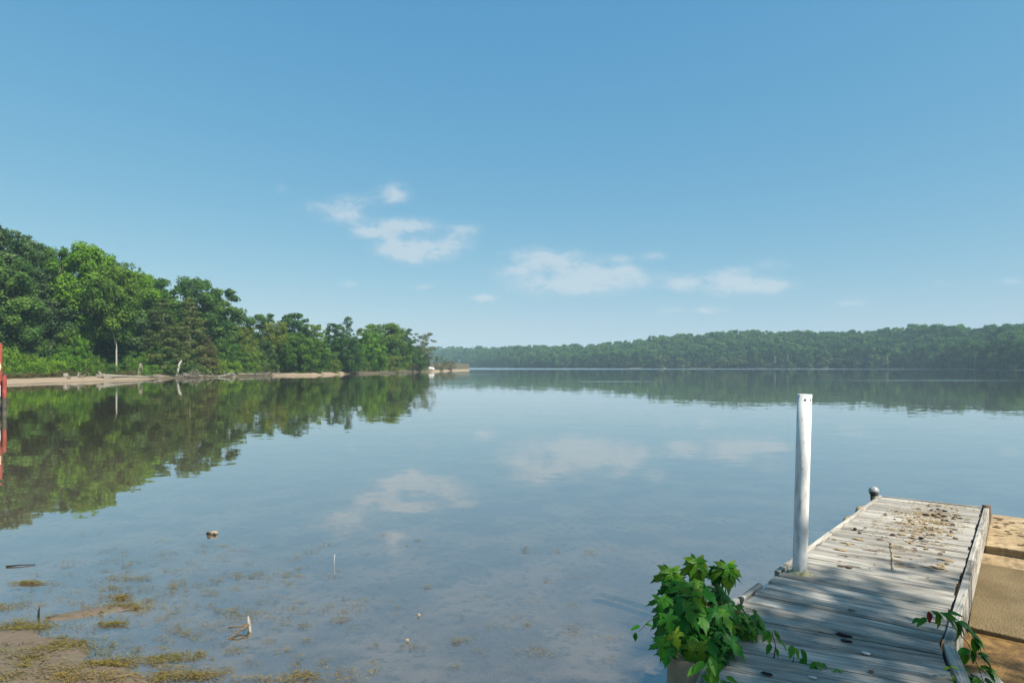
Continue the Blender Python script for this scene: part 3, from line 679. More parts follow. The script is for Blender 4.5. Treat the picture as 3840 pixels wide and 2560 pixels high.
# sailing boat far out
sb = empty('sailing_boat', ((1722 - CX) / F * 880, 880, 0), R(8)); tag(sb, 'white moored sailing boat with bare mast off the far shore', 'boat')
v, f = [], []
for x, w, k in ((-4.4, 1.1, .5), (-2, 1.45, .4), (0, 1.5, .35), (2.4, 1.1, .42), (4.6, .05, .6)):
    v += [(x, -w, 1.1 + k * .3), (x * .94, -w * .55, -.1), (x * .94, w * .55, -.1), (x, w, 1.1 + k * .3)]
for i in range(4):
    b = i * 4; f += [(b, b + 1, b + 5, b + 4), (b + 1, b + 2, b + 6, b + 5), (b + 2, b + 3, b + 7, b + 6), (b + 3, b, b + 4, b + 7)]
f += [(0, 3, 2, 1), (16, 17, 18, 19)]
MB().add(v, f).obj('hull', NAVY, sb)
cb = MB().box(-3.6, 2.2, -.9, .9, 1.1, 2.05).obj('cabin', WHITE, sb, False, .12)
for x in (-2.6, -1.2, .4): MB().box(x, x + .9, -.915, -.905, 1.5, 1.8).obj('window', DARKGLASS, cb)
MB().tube([(.3, 0, 1.2), (.3, 0, 12.2)], [.13, .09], 8).obj('mast', WHITE, sb, True)
MB().tube([(.2, 0, 2.7), (-3.8, 0, 2.6)], [.12, .10], 8).obj('boom', WHITE, sb, True)
for e in ((4.5, 0, 1.3), (-4.3, 0, 1.3)): MB().tube([(.3, 0, 12.1), e], [.02, .02], 4).obj('stay', WHITE, sb)
# red marker piles at the left edge
D = 29.7
rp = empty('marker_piles', ((4 - CX) / F * D, D, 0)); tag(rp, 'pair of red painted marker piles with a cream sign at the left edge', 'piles')
def rx(px): return (px - 4) / F * D
def rxy(px, dy): return (px - CX) / F * (D + dy) - rp.location.x
for px, dy, top, foot, rad in ((17, 0, 1.97, .80, .088), (-3, .22, 3.57, 1.0, .125)):
    c = (rxy(px, dy), dy, 0)
    pl = MB().lathe([(0, top), (rad * .92, top), (rad, top - .025), (rad, foot)], 18, c).obj('pile', RED, rp, True)
    MB().lathe([(rad, foot), (rad + .004, foot - .05), (rad + .006, -.9)], 18, c).obj('pile_foot', WETPILE, rp, True)
    MB().lathe([(0, top + .03), (rad + .012, top + .03), (rad + .012, top - .02), (rad, top - .02)], 18, c).obj('pile_cap', WETPILE, rp)
c_ = 2.35; MB().add([(rx(-9) - .33, .06, c_), (rx(-9), .06, c_ - .36), (rx(-9) + .12, .06, c_), (rx(-9), .06, c_ + .36), (rx(-9) - .33, .085, c_), (rx(-9), .085, c_ - .36), (rx(-9) + .12, .085, c_), (rx(-9), .085, c_ + .36)],
    [(0, 1, 2, 3), (7, 6, 5, 4), (0, 4, 5, 1), (1, 5, 6, 2), (2, 6, 7, 3), (3, 7, 4, 0)]).obj('sign', CREAM, rp)
MB().box(rx(-30), rx(-3), .03, .07, .86, 1.42).obj('gauge_board', WHITE, rp)
MB().box(rx(-60), rx(11), -.16, -.04, .50, .68).obj('cross_beam', WETPILE, rp, False, .01)

# ---------------------------------------------------------------- the dock
WL = Vector((0, 0, 0))
Lc, Rc = P(2793, 2250, DECK), P(3523, 2410, DECK)
g = Vector((1899 / F, 1, -108 / F)); glen = 4.322; Gv = g.normalized(); GL = g.length * glen
Rv = (Rc - Lc); GW = Rv.length; Rv.normalize()
perp = Vector((Gv.y, -Gv.x, 0)).normalized(); up = perp.cross(Gv)
LE, RE = Lc + g * glen, Rc + g * glen
# each plank is built along its own x axis, lying between a left and a right end on both of its long edges
def plank(parent, l0, r0, l1, r1, th=.038, name='plank', seed=0, mat=WOOD, dz=0.0, nseg=7):
    rr = random.Random(seed); o = (l0 + r0 + l1 + r1) / 4; ex = ((r0 + r1) - (l0 + l1)).normalized(); ez = ex.cross((l1 + r1) - (l0 + r0)).normalized()
    if ez.z < 0: ez = -ez
    ey = ez.cross(ex); v, f = [], []
    def loc(p): d = p - o; return [d.dot(ex), d.dot(ey), d.dot(ez)]
    e0, e1 = rr.uniform(-.006, .014), rr.uniform(-.014, .006); cup = rr.uniform(-.002, .004); tw = rr.uniform(-.003, .003)
    for i in range(nseg + 1):
        t = i / nseg; a, b = l0.lerp(r0, t), l1.lerp(r1, t); sh = (e0 * (1 - t) + e1 * t) * (1 if i in (0, nseg) else 0)
        for q, s in ((0, -1), (.07, -.15), (.5, 1), (.93, -.15), (1, -1)):
            p = loc(a.lerp(b, q)); jit = rr.uniform(-.0025, .0025) if q in (0, 1) else 0
            v.append((p[0] + sh, p[1] + jit, p[2] + dz + (-.006 if s == -1 else 0) + cup * max(s, 0) + tw * (q - .5) * 2))
    m = len(v)
    for i in range(nseg + 1):
        t = i / nseg; a, b = l0.lerp(r0, t), l1.lerp(r1, t)
        for q in (0, 1): p = loc(a.lerp(b, q)); v.append((p[0], p[1], p[2] + dz - th))
    for i in range(nseg):
        for k in range(4): f.append((i * 5 + k, (i + 1) * 5 + k, (i + 1) * 5 + k + 1, i * 5 + k + 1))
        f.append((i * 5, m + i * 2, m + i * 2 + 2, (i + 1) * 5)); f.append((i * 5 + 4, (i + 1) * 5 + 4, m + i * 2 + 3, m + i * 2 + 1))
        f.append((m + i * 2, m + i * 2 + 1, m + i * 2 + 3, m + i * 2 + 2))
    f += [(0, 1, 2, 3, 4, m + 1, m), tuple(nseg * 5 + k for k in (4, 3, 2, 1, 0)) + (m + nseg * 2, m + nseg * 2 + 1)]
    me = mesh(name, v, f, mat)
    bm = bmesh.new(); bm.from_mesh(me); bmesh.ops.recalc_face_normals(bm, faces=bm.faces); bm.to_mesh(me); bm.free()
    ob = obj(name, me, parent)
    M = Matrix((ex, ey, ez)).transposed().to_4x4(); M.translation = o - parent.location
    ob.matrix_local = M
    return ob
gw = empty('gangway', (Lc.x, Lc.y, 0)); tag(gw, 'weathered grey plank gangway sloping down from the fixed dock to the tan float', 'gangway')
dk = empty('dock', (Rc.x, Rc.y, 0)); tag(dk, 'weathered grey plank dock section nearest the viewer, shaded by dappled leaves', 'dock')
def gp(s, r, z=0.0): return Lc + Gv * s + Rv * r + Vector((0, 0, z))     # along the gangway, across it, above it
npl = 30
for i in range(npl):
    a, b = GL * i / npl + .004, GL * (i + 1) / npl - .006
    wv = rnd.uniform(-.012, .012)
    plank(gw, gp(a, wv), gp(a, GW + wv), gp(b, wv), gp(b, GW + wv), seed=i, dz=rnd.uniform(-.003, .003))
def board(parent, a, b, side, w, h, name, dz, seed=0, mat=WOOD):         # a board on edge: a, b along its inner top edge, side points outwards
    return plank(parent, a, b, a + side * w, b + side * w, h, name, seed, mat, dz, 5)
sd = (Rv - Gv * Rv.dot(Gv)).normalized()
for i, (a, b) in enumerate(((0.02, .44), (.86, 2.7), (2.71, 4.6), (4.61, GL + .04))): board(gw, gp(a, -.012), gp(b, -.012), -sd, .04, .19, 'edge_board', .012, 50 + i)
for i, (a, b) in enumerate(((-.05, 2.3), (2.305, 3.9), (3.905, GL - .01))): board(gw, gp(a, GW + .018), gp(b, GW + .018), sd, .055, .24, 'edge_board', .022, 60 + i)
board(gw, gp(GL + .003, -.01), gp(GL + .003, GW + .01), Gv, .038, .20, 'end_board', .010, 70)
for r_ in (.25, .57, .9): board(gw, gp(.1, r_, -.05), gp(GL - .1, r_, -.05), sd, .05, .2, 'stringer', 0, 75)
cp = gp(GL - .10, GW + .045, 0)
stub = MB().box(-.035, .035, -.035, .035, -.45, .055).obj('corner_post', plain('brown_post', (.10, .065, .04), (.17, .12, .08), 12), gw, False, .006); stub.location = cp - gw.location
# nearest section
h1 = Vector((.482, .876, 0)).normalized()
LA = [.0, .31, .565, .82, 1.075, 1.33, 1.58, 1.84, 2.09, 2.34, 2.6, 2.85]
RA = [.0, .165, .36, .60, .845, 1.10, 1.35, 1.61, 1.86, 2.11, 2.37, 2.62]
for i in range(len(LA) - 1):
    plank(dk, Lc - h1 * (LA[i + 1] - .006), Rc - h1 * (RA[i + 1] - .007), Lc - h1 * (LA[i] + .007), Rc - h1 * (RA[i] + .007), seed=100 + i, dz=rnd.uniform(-.004, .004), nseg=9)
s1 = Vector((h1.y, -h1.x, 0))
board(dk, Rc + s1 * .012 - h1 * .03, Rc + s1 * .012 - h1 * 2.7, s1, .06, .22, 'edge_board', .022, 130)
board(dk, Lc - s1 * .028 - h1 * .05, Lc - s1 * .028 - h1 * 2.9, -s1, .05, .22, 'edge_board', .022, 131)
for k, t in enumerate((.15, .9)):
    o = Lc.lerp(Rc, t) - h1 * .5
    MB().tube([o + Vector((0, 0, -.05)) - dk.location, o + Vector((0, 0, -1.6)) - dk.location], [.08, .085], 12).obj('support_post', WETPILE, dk, True)
for t in (.2, .55, .85): 
    a = Lc.lerp(Rc, t) + Vector((0, 0, -.05)); plank(dk, a - h1 * .05, a - h1 * 2.6, a - h1 * .05 + s1 * .05, a - h1 * 2.6 + s1 * .05, .2, 'stringer', 140)
# round pile beside the dock
pt = PD(2588, 2440, 3.42)
ROUND = MB().lathe([(0, pt.z), (.10, pt.z), (.125, pt.z - .02), (.13, pt.z - .08), (.14, -.5)], 28, (pt.x, pt.y, 0)).obj('round_pile', PILE, None, True)
tag(ROUND, 'round tan pile beside the dock under the maple sapling', 'pile')
# white pole
pb, ptop = P(2999, 2148, DECK - .03), None
wp = empty('white_pole', (pb.x, pb.y, 0)); tag(wp, 'white painted pipe pole standing at the left edge of the gangway', 'pole')
zt = CAMH + (HZ - 1478) / F * pb.y; le = .046; r_ = .0565
def pc(z): return Vector((le * (z - DECK) / (zt - DECK), .006 * (z - DECK), z))
mb = MB(); n = 32
rings = [(-.8, r_), (.3, r_), (DECK, r_), (1.1, r_), (1.6, r_), (zt, r_), (zt, r_ - .008), (zt - .35, r_ - .008)]
v = [pc(z) + Vector((rr * math.cos(6.2832 * k / n), rr * math.sin(6.2832 * k / n), 0)) for z, rr in rings for k in range(n)]
mb.add(v, [(i*n+k, i*n+(k+1) % n, (i+1)*n+(k+1) % n, (i+1)*n+k) for i in range(len(rings)-1) for k in range(n)])
po = mb.obj('pipe', POLE, wp, False)
for q in po.data.polygons: q.use_smooth = abs(q.normal.z) < .3
for a in (-1.95, -1.15, -.62):
    c_ = pc(zt - .045); h = MB().lathe([(0, 0), (.006, 0), (.007, -.002), (.007, -.006)], 12).obj('bolt_hole', DEBRIS['black'], wp)
    h.location = c_ + Vector((math.cos(a), math.sin(a), 0)) * (r_ + .0008); h.rotation_euler = Vector((math.cos(a), math.sin(a), 0)).to_track_quat('Z', 'Y').to_euler(); h.scale = (1, 1.5, .3)
mb = MB().lathe([(r_ + .001, .035), (r_ + .012, .018), (r_ + .03, .004), (r_ + .045, 0)], 24); mb.v = [p * 1 + Vector((0, 0, rnd.uniform(-.004, .004))) for p in mb.v]
cl = mb.obj('mossy_collar', plain('moss', (.16, .15, .06), (.36, .34, .22), 30, .95), wp, True); cl.location = pc(DECK - .035)
# float with drive-on ramp
fl = empty('floating_dock', (gp(4.4, GW).x, gp(4.4, GW).y, 0)); tag(fl, 'tan plastic floating dock with a nonskid drive-on ramp under the gangway end', 'floating dock')
FT = .335
G0 = Vector((Gv.x, Gv.y, 0)).normalized(); S0 = Vector((G0.y, -G0.x, 0))
def fp(s, r, z): p = Lc + G0 * s + S0 * r; return Vector((p.x, p.y, z)) - fl.location
def fslab(name, s0, s1, r0, r1, z0, z1, mat, bev=.03, zs=None):
    zs = zs or (z1, z1)
    MB().add([fp(s0, r0, z0), fp(s0, r1, z0), fp(s1, r1, z0), fp(s1, r0, z0), fp(s0, r0, zs[0]), fp(s0, r1, zs[0]), fp(s1, r1, zs[1]), fp(s1, r0, zs[1])],
             [(3, 2, 1, 0), (4, 5, 6, 7), (0, 1, 5, 4), (1, 2, 6, 5), (2, 3, 7, 6), (3, 0, 4, 7)]).obj(name, mat, fl, True, bev, 3)
a0 = 4.32
fslab('float_block', a0, 6.28, 1.20, 3.2, -.12, FT, FLOAT, .035)
fslab('float_block', a0, 6.28, -.08, 1.18, -.12, FT - .04, FLOAT, .05)
for s_, rr in ((4.78, .27), (5.55, .26)):
    c_ = fp(s_, -.06, 0); MB().lathe([(0, FT), (rr * .8, FT), (rr * .95, FT - .02), (rr, FT - .06), (rr, FT - .14), (rr * .9, FT - .18), (rr * .9, -.1)], 26, c_).obj('connector_lug', FLOAT, fl, True)
fslab('chamfer', a0 - .20, a0 - .004, 1.16, 3.2, -.12, .25, FLOAT, .02, (.185, .262))
fslab('lip_rail', a0 - .015, a0 + .05, 1.22, 3.2, FT - .03, FT + .018, FLOAT, .012)
fslab('ramp_panel', 2.32, a0 - .19, 1.16, 3.6, -.14, .2, NONSKID, .012, (.075, .185))
# vent pipe with dome cap
vp_ = Lc + G0 * 5.77 + S0 * -.12; vpipe = empty('mooring_pipe', (vp_.x, vp_.y, 0)); tag(vpipe, 'short black pipe with a grey dome cap beside the gangway end', 'pipe')
MB().tube([(.03, 0, -.6), (.02, 0, .2), (0, 0, .53)], [.05] * 3, 18).obj('pipe', BLACKPIPE, vpipe, True)
MB().lathe([(.052, .500), (.060, .502), (.061, .51), (.061, .530), (.05, .536)], 20).obj('collar', BLACKPIPE, vpipe, True)
MB().lathe([(0, .615), (.028, .610), (.052, .595), (.066, .572), (.071, .552), (.070, .540), (.060, .534), (.05, .535)], 24).obj('dome_cap', DOME, vpipe, True)

# ---------------------------------------------------------------- droppings and scraps on the deck
def clod(seed, flat):
    r2 = random.Random(seed); bm = bmesh.new(); bmesh.ops.create_icosphere(bm, subdivisions=2, radius=1)
    for v_ in bm.verts:
        k = 1 + .38 * math.sin(v_.co.x * 3.1 + seed) * math.cos(v_.co.y * 3.7 + seed * 2) + r2.uniform(-.22, .22); v_.co *= k; v_.co.z = max(v_.co.z, -.3) * flat
    me = bpy.data.meshes.new('clod'); bm.to_mesh(me); bm.free(); me.materials.append(DEBRIS['brown']); return me
CLOD = [clod(i, .55) for i in range(4)]; SMEAR = [clod(10 + i, .12) for i in range(4)]
def gsr(q):
    k = q.dot(sd) / Rv.dot(sd); return q.dot(Gv) - k * Rv.dot(Gv), k
def on_gw(px, py):                                                 # point of the gangway plane at a pixel
    d = Vector(((px - CX) / F, 1, -(py - HZ) / F)); nrm = Rv.cross(g).normalized(); c = Vector((0, 0, CAMH))
    return c + d * ((Lc - c).dot(nrm) / d.dot(nrm))
def scrap(name, p, sx, sy, sz, mat, label, cat, group=None, me=None, rz=None):
    o = obj(name, me or rnd.choice(CLOD), None, p, DEBRIS[mat]); o.scale = (sx, sy, sz)
    o.rotation_euler = (0, 0, math.atan2(Rv.y, Rv.x) + (rnd.uniform(-.25, .25) if rz is None else rz)); return tag(o, label, cat, group)
z5 = lambda x, y: (3000 + x * 720 / 2352, 1820 + y * 720 / 2352)
BL = [(1610, 310), (1690, 300), (1770, 322), (1540, 372), (1640, 378), (1690, 362), (1760, 385), (1905, 410), (1950, 415), (1745, 435), (1800, 440), (1870, 490), (675, 545), (1485, 655)]
for x, y in BL: scrap('dropping', on_gw(*z5(x, y)) + Vector((0, 0, .012)), rnd.uniform(.014, .032), rnd.uniform(.012, .02), rnd.uniform(.02, .032), 'black', 'black dried dropping near the far end of the gangway', 'dropping', 'black droppings on the gangway')
for k in range(190):
    if k < 105: x, y = rnd.gauss(1560, 260), rnd.gauss(420, 140)
    else: x, y = rnd.uniform(420, 2000), rnd.uniform(300, 1050)
    px, py = z5(x, y); p = on_gw(px, py); q = p - Lc; s_, r_2 = gsr(q)
    if not (.3 < s_ < GL - .1 and .06 < r_2 < GW - .06): continue
    sm = rnd.random() < .62
    if sm: scrap('dirt_smear', p + Vector((0, 0, .006)), rnd.uniform(.012, .055), rnd.uniform(.005, .012), .035, rnd.choice(['tan', 'tan', 'brown']), 'flat tan smear of dried dirt on the pale gangway planks', 'dirt', 'dried dirt smears on the gangway', rnd.choice(SMEAR), 0)
    else: scrap('dirt_crumb', p + Vector((0, 0, .008)), rnd.uniform(.010, .028), rnd.uniform(.010, .020), rnd.uniform(.012, .022), rnd.choice(['brown', 'tan', 'brown']), 'small brown crumb of debris on the pale gangway planks', 'debris', 'brown crumbs on the gangway')
for (x, y, sx, mt, lb) in ((1240, 610, .06, 'tan', 'largest pale lump of debris in the middle of the gangway'), (975, 670, .045, 'brown', 'brown lump on the gangway left of the upright straw'), (1360, 690, .035, 'brown', 'brown lump on the gangway right of the upright straw'),
                           (1690, 1015, .10, 'tan', 'long tan dropping lying across a near gangway plank'), (1790, 925, .11, 'tan', 'long tan smear lying near the right edge board'), (720, 670, .09, 'tan', 'tan smear on the left half of the gangway'), (500, 800, .09, 'tan', 'tan smear close to the white pole')):
    scrap('dried_lump' if sx < .08 else 'dirt_smear', on_gw(*z5(x, y)) + Vector((0, 0, .01)), sx * .62, sx * .2, sx * .35 if sx < .08 else .08, mt, lb, 'debris', None, None if sx < .08 else SMEAR[0], 0)
lv_, lf_ = [], []
for k in range(2000):
    x, y = (rnd.gauss(1600, 230), rnd.gauss(390, 110)) if k % 3 else (rnd.gauss(1450, 380), rnd.gauss(580, 210))
    p = on_gw(*z5(x, y)); q = p - Lc
    s_, r_2 = gsr(q)
    if not (.3 < s_ < GL - .05 and .04 < r_2 < GW - .04): continue
    w_ = rnd.uniform(.003, .010); e1 = Rv * w_ * rnd.uniform(.8, 2.6); e2 = Gv * w_ * .6; h_ = Vector((0, 0, rnd.uniform(.004, .011))); b_ = len(lv_)
    lv_ += [p - e1 - e2, p + e1 - e2 * .6, p + e1 * .8 + e2, p - e1 * .7 + e2 * .8, p + h_]
    lf_ += [(b_, b_ + 1, b_ + 4), (b_ + 1, b_ + 2, b_ + 4), (b_ + 2, b_ + 3, b_ + 4), (b_ + 3, b_, b_ + 4)]
tag(obj('dry_litter', mesh('dry_litter', lv_, lf_, DEBRIS['tan'])), 'fine tan litter strewn over the far half of the gangway', 'litter', kind='stuff')
a = on_gw(*z5(1140, 1040)); b = on_gw(*z5(1112, 690))
drift('straw', [a + Vector((0, 0, .01)), a.lerp(b, .6) + Vector((.01, 0, .018)), b + Vector((0, 0, .02))], .004, .0025, 'thin pale dry straw lying lengthways on the gangway', 'straw', DEBRIS['tan'])
def on_dk(px, py): return P(px, py, DECK + .004)
z9 = lambda x, y: (2680 + x * .408, 2200 + y * .408)
for x, y, sx, sy, mt, lb, cat in ((1390, 612, .022, .015, 'pale', 'white chip lying on the shaded dock planks', 'chip'), (1185, 448, .045, .016, 'black', 'black scrap filling a knot on the shaded dock planks', 'debris'), (1210, 500, .030, .014, 'black', 'smaller black scrap just nearer than the knot', 'debris'),
                                  (480, 803, .030, .014, 'black', 'dark pebble-like scrap at the bottom of the dock', 'debris'), (1440, 778, .014, .012, 'brown', 'small brown crumb on the near dock planks', 'debris'), (1255, 218, .02, .012, 'brown', 'brown crumb just past the joint of dock and gangway', 'debris'),
                                  (900, 835, .02, .012, 'pale', 'pale scrap near the bottom edge of the dock', 'chip'), (290, 460, .025, .012, 'black', 'dark knot scrap beside the maple sapling', 'debris')):
    scrap('scrap', on_dk(*z9(x, y)) + Vector((0, 0, .004)), sx, sy, sx * .45, mt, lb, cat)
for k in range(95):                                                # debris on the float
    s_, r_2 = rnd.uniform(4.5, 6.1), rnd.uniform(1.28, 2.6); p = fl.location + fp(s_, r_2, FT + .006)
    scrap('dirt_smear', p, rnd.uniform(.012, .06), rnd.uniform(.008, .022), .06, rnd.choice(['brown', 'brown', 'tan']), 'brown patch of dried dirt on top of the tan float', 'dirt', 'dried dirt patches on the tan float', rnd.choice(SMEAR))

# ---------------------------------------------------------------- near plants
def leaf_shape(kind):
    if kind == 'maple':
        half = [(.03, .02), (.13, -.06), (.27, -.12), (.44, -.14), (.36, -.02), (.34, .05), (.20, .10), (.36, .14), (.44, .20), (.58, .22), (.54, .30), (.70, .47), (.53, .42), (.44, .47), (.36, .40), (.16, .36), (.20, .50), (.31, .62), (.21, .65), (.20, .76), (.10, .82), (0, 1.08)]
    else:
        half = [(.02, .0), (.14, .10), (.22, .24), (.25, .38), (.235, .42), (.24, .48), (.20, .60), (.19, .64), (.12, .80), (.05, .92), (0, 1.0)]
    return half
def leaf_me(kind, droop, fold, curl, seed):
    r2 = random.Random(seed); half = leaf_shape(kind)
    pts = [(x, y) for x, y in half] + [(-x, y) for x, y in half[-2::-1]]
    c = (0, .30); v = [(0, .30, 0)]; f = []
    n = len(pts)
    for k in (.5, 1.0):
        for x, y in pts:
            j = 1 + r2.uniform(-.05, .05); v.append((c[0] + (x * j - c[0]) * k, c[1] + (y - c[1]) * k, 0))
    for i in range(n):
        q = (i + 1) % n; f += [(0, 1 + i, 1 + q), (1 + i, 1 + n + i, 1 + n + q, 1 + q)]
    w = []
    for x, y, _ in v:
        z = -droop * max(y, 0) ** 1.8 + fold * abs(x) - curl * x * x * 1.6 + .025 * math.sin(9 * x + seed) * math.cos(7 * y)
        w.append((x, y, z))
    tn = np.array([.5 + .4 * math.sin(3 * x + seed) + r2.uniform(-.25, .25) for x, y, _ in w]).clip(0, 1)
    me = mesh(kind + '_leaf', w, f, MAPLE['green'], True, tn); return me
ML = [leaf_me('maple', .28 + .12 * i, .10 - .05 * i, .25 + .12 * i, i) for i in range(5)]
OL = [leaf_me('oval', .25 + .15 * i, .22, .1, i) for i in range(4)]
def put_leaf(parent, p, d, nrm, size, mes, mat, name='leaf'):
    d = d.normalized(); nrm = (nrm - d * nrm.dot(d)).normalized(); x = d.cross(nrm)
    o = obj(name, rnd.choice(mes), parent, mat=mat); M = Matrix((x, d, nrm)).transposed().to_4x4()
    M = Matrix.Translation(p - parent.location) @ M @ Matrix.Scale(size, 4); o.matrix_local = M
    return o
V3 = Vector
mp = empty('maple_sapling', (Lc.x - .25, Lc.y - .75, .2)); tag(mp, 'leafy green maple sapling growing over the round pile beside the dock', 'sapling')
cen = PD(2612, 2300, 3.58); base = V3((cen.x + .12, cen.y - .02, .25))
TOPS = [(2614, 2092, 3.62, .17), (2512, 2130, 3.60, .165), (2726, 2112, 3.66, .165), (2596, 2214, 3.45, .18), (2516, 2180, 3.55, .13), (2690, 2130, 3.68, .12)]
stems = MB()
for i, (px, py, d, sz) in enumerate(TOPS):
    tip = PD(px, py, d); mid = base.lerp(tip, .5) + V3((rnd.uniform(-.04, .04), .03, .03))
    stems.tube([base - mp.location, base.lerp(mid, .6) - mp.location, mid - mp.location, tip - mp.location], [.011, .009, .006, .002], 6)
    toc = (V3((0, 0, CAMH)) - tip).normalized()
    for k, (ax, m_) in enumerate(((0, 'young'), (.9, 'fresh'), (-.9, 'fresh'))):
        dr = V3((math.sin(ax) * .8 + rnd.uniform(-.15, .15), -.45, -.75 - .1 * k)); put_leaf(mp, tip, dr, V3((dr.x * .5, -.5, .6)), sz * (1 if k == 0 else .8), ML[2:], MAPLE[m_ if sz > .14 else 'green'])
for e in (PD(2700, 2290, 3.6), PD(2560, 2330, 3.5), PD(2640, 2420, 3.4), PD(2780, 2290, 3.75), PD(2530, 2420, 3.45), PD(2650, 2500, 3.2)):
    stems.tube([base - mp.location, base.lerp(e, .5) + V3((0, 0, .05)) - mp.location, e - mp.location], [.010, .007, .003], 6)
stems.obj('stem', STEM, mp, True)
BLOBS = [((2600, 2272), (.225, .21, .215), 84, 3.58), ((2640, 2400), (.175, .15, .155), 54, 3.46), ((2560, 2375), (.11, .10, .09), 14, 3.46), ((2775, 2310), (.12, .11, .075), 36, 3.72), ((2815, 2335), (.07, .08, .04), 18, 3.70)]
stems2 = MB()
for (bx, by), rad, cnt, d in BLOBS:
    c0 = PD(bx, by, d)
    for k in range(cnt):
        dv_ = V3((rnd.gauss(0, 1), rnd.gauss(-.35, 1), rnd.gauss(.15, 1))).normalized(); q = rnd.uniform(.55, 1.0)
        p = c0 + V3((dv_.x * rad[0], dv_.y * rad[1], dv_.z * rad[2])) * q
        dr = V3((dv_.x * .9 + rnd.uniform(-.4, .4), dv_.y * .6 - .35, -.55 + dv_.z * .35 + rnd.uniform(-.25, .2)))
        nr = V3((dv_.x * .5, -.45 + dv_.y * .3, .85 + rnd.uniform(-.2, .2)))
        mt = 'green' if rnd.random() < .84 else ('fresh' if rnd.random() < .85 else 'young')
        stems2.tube([p - mp.location, p - dr.normalized() * .035 - dv_ * .02 - mp.location, p.lerp(c0, .45) - mp.location], [.0016, .0018, .0025], 4)
        put_leaf(mp, p, dr, nr, rnd.choice((.055, .07, .085, .11, .135)) * rnd.uniform(.9, 1.1) * (.75 if bx > 2700 else 1), ML, MAPLE[mt])
stems2.obj('leaf_stalks', REDSTEM, mp, True)['kind'] = 'stuff'
for px, py, m_, sz in ((2528, 2362, 'young', .10), (2478, 2395, 'green', .11), (2502, 2430, 'green', .10), (2600, 2412, 'young', .10), (2628, 2408, 'young', .11), (2612, 2440, 'fresh', .11), (2500, 2300, 'green', .11), (2475, 2235, 'green', .10)):
    p = PD(px, py, 3.3); put_leaf(mp, p, V3((rnd.uniform(-.5, .5), -.4, -.8)), V3((0, -.8, .6)), sz, ML, MAPLE[m_])
def sprig(name, label, path, rad, leaves_, mat='fresh', stem=STEM, cat='plant', par=None):
    e = par or empty(name, (path[0].x, path[0].y, path[0].z))
    if not par: tag(e, label, cat)
    MB().tube([p - e.location for p in path], [rad * (1 - .6 * i / (len(path) - 1)) for i in range(len(path))], 6).obj('stem', stem, e, True)
    for p, d, sz, m_ in leaves_:
        put_leaf(e, p, d, V3((d.x * .3, -.45, .9)), sz, OL, REDLEAF if m_ == 'red' else MAPLE[m_])
    return e
# pale-leaved weed at the foot of the sapling
w0 = P(2660, 2545, DECK + .0); lv = []
for px, py in ((2680, 2470), (2640, 2480), (2705, 2490), (2655, 2500), (2630, 2530), (2690, 2525), (2720, 2535), (2665, 2460), (2615, 2500), (2735, 2555), (2700, 2550)):
    lv.append((PD(px, py, 3.12), V3((rnd.uniform(-1, 1), -.5, rnd.uniform(-.5, .1))), rnd.uniform(.07, .10), 'fresh'))
sprig('weed', 'pale narrow-leaved weed at the foot of the maple sapling', [PD(2672, 2600, 3.12), PD(2668, 2530, 3.12), PD(2672, 2465, 3.12)], .005, lv)
# trailing twig on the left of the sapling
tw = [PD(2520, 2310, 3.5), PD(2470, 2305, 3.45), PD(2430, 2330, 3.4), PD(2395, 2368, 3.35)]
sprig('vine_twig', 'thin vine twig reaching out over the water left of the sapling', tw, .003, [(PD(2400, 2345, 3.36), V3((-1, -.2, -.2)), .06, 'green'), (PD(2420, 2338, 3.38), V3((.8, -.3, .1)), .05, 'green'), (PD(2385, 2370, 3.35), V3((-.3, -.2, -1)), .055, 'green'), (PD(2470, 2303, 3.45), V3((.6, -.3, -.5)), .06, 'green')])
# creeper growing through a gap between the dock planks
def dp(x, y, h): px, py = z9(x, y); return P(px, py, DECK) + V3((0, 0, h))
b0 = dp(545, 650, 0)
lv = [(PD(*z9(500, 400), b0.y), V3((-.7, -.4, -.5)), .075, 'fresh'), (PD(*z9(500, 405), b0.y), V3((-.2, -.6, -.6)), .07, 'fresh'), (PD(*z9(545, 410), b0.y), V3((.5, -.5, -.6)), .07, 'fresh'), (PD(*z9(540, 400), b0.y), V3((.9, -.2, -.3)), .06, 'fresh'),
      (PD(*z9(515, 520), b0.y), V3((-.6, -.3, -.9)), .065, 'green'), (PD(*z9(600, 500), b0.y), V3((.8, -.4, -.4)), .055, 'fresh'), (PD(*z9(560, 560), b0.y), V3((.3, -.5, -.8)), .05, 'green')]
sprig('creeper', 'largest creeper seedling growing through a gap between dock planks', [b0, PD(*z9(560, 540), b0.y), PD(*z9(525, 400), b0.y)], .004, lv, stem=REDSTEM)
b1 = dp(720, 690, 0)
lv = [(PD(*z9(715, 535), b1.y), V3((-.4, -.5, -.5)), .07, 'fresh'), (PD(*z9(735, 555), b1.y), V3((.4, -.6, -.7)), .06, 'fresh'), (PD(*z9(790, 570), b1.y), V3((.5, -.5, -.9)), .10, 'green'), (PD(*z9(810, 650), b1.y), V3((-.3, -.6, -.5)), .07, 'green'), (PD(*z9(820, 690), b1.y), V3((.4, -.6, -.5)), .06, 'green')]
sprig('creeper', 'creeper with two big toothed leaves in the middle of the plank gap', [b1, PD(*z9(735, 600), b1.y), PD(*z9(790, 570), b1.y), PD(*z9(840, 700), b1.y)], .003, lv, stem=REDSTEM)
b2 = dp(925, 745, 0)
lv = [(PD(*z9(930, 690), b2.y), V3((s_, -.4, -.2)), .05, 'fresh') for s_ in (-.9, .2, .9)] + [(PD(*z9(985, 700), b2.y), V3((.8, -.4, -.4)), .05, 'green'), (PD(*z9(920, 715), b2.y), V3((-.1, -.5, -.9)), .05, 'green')]
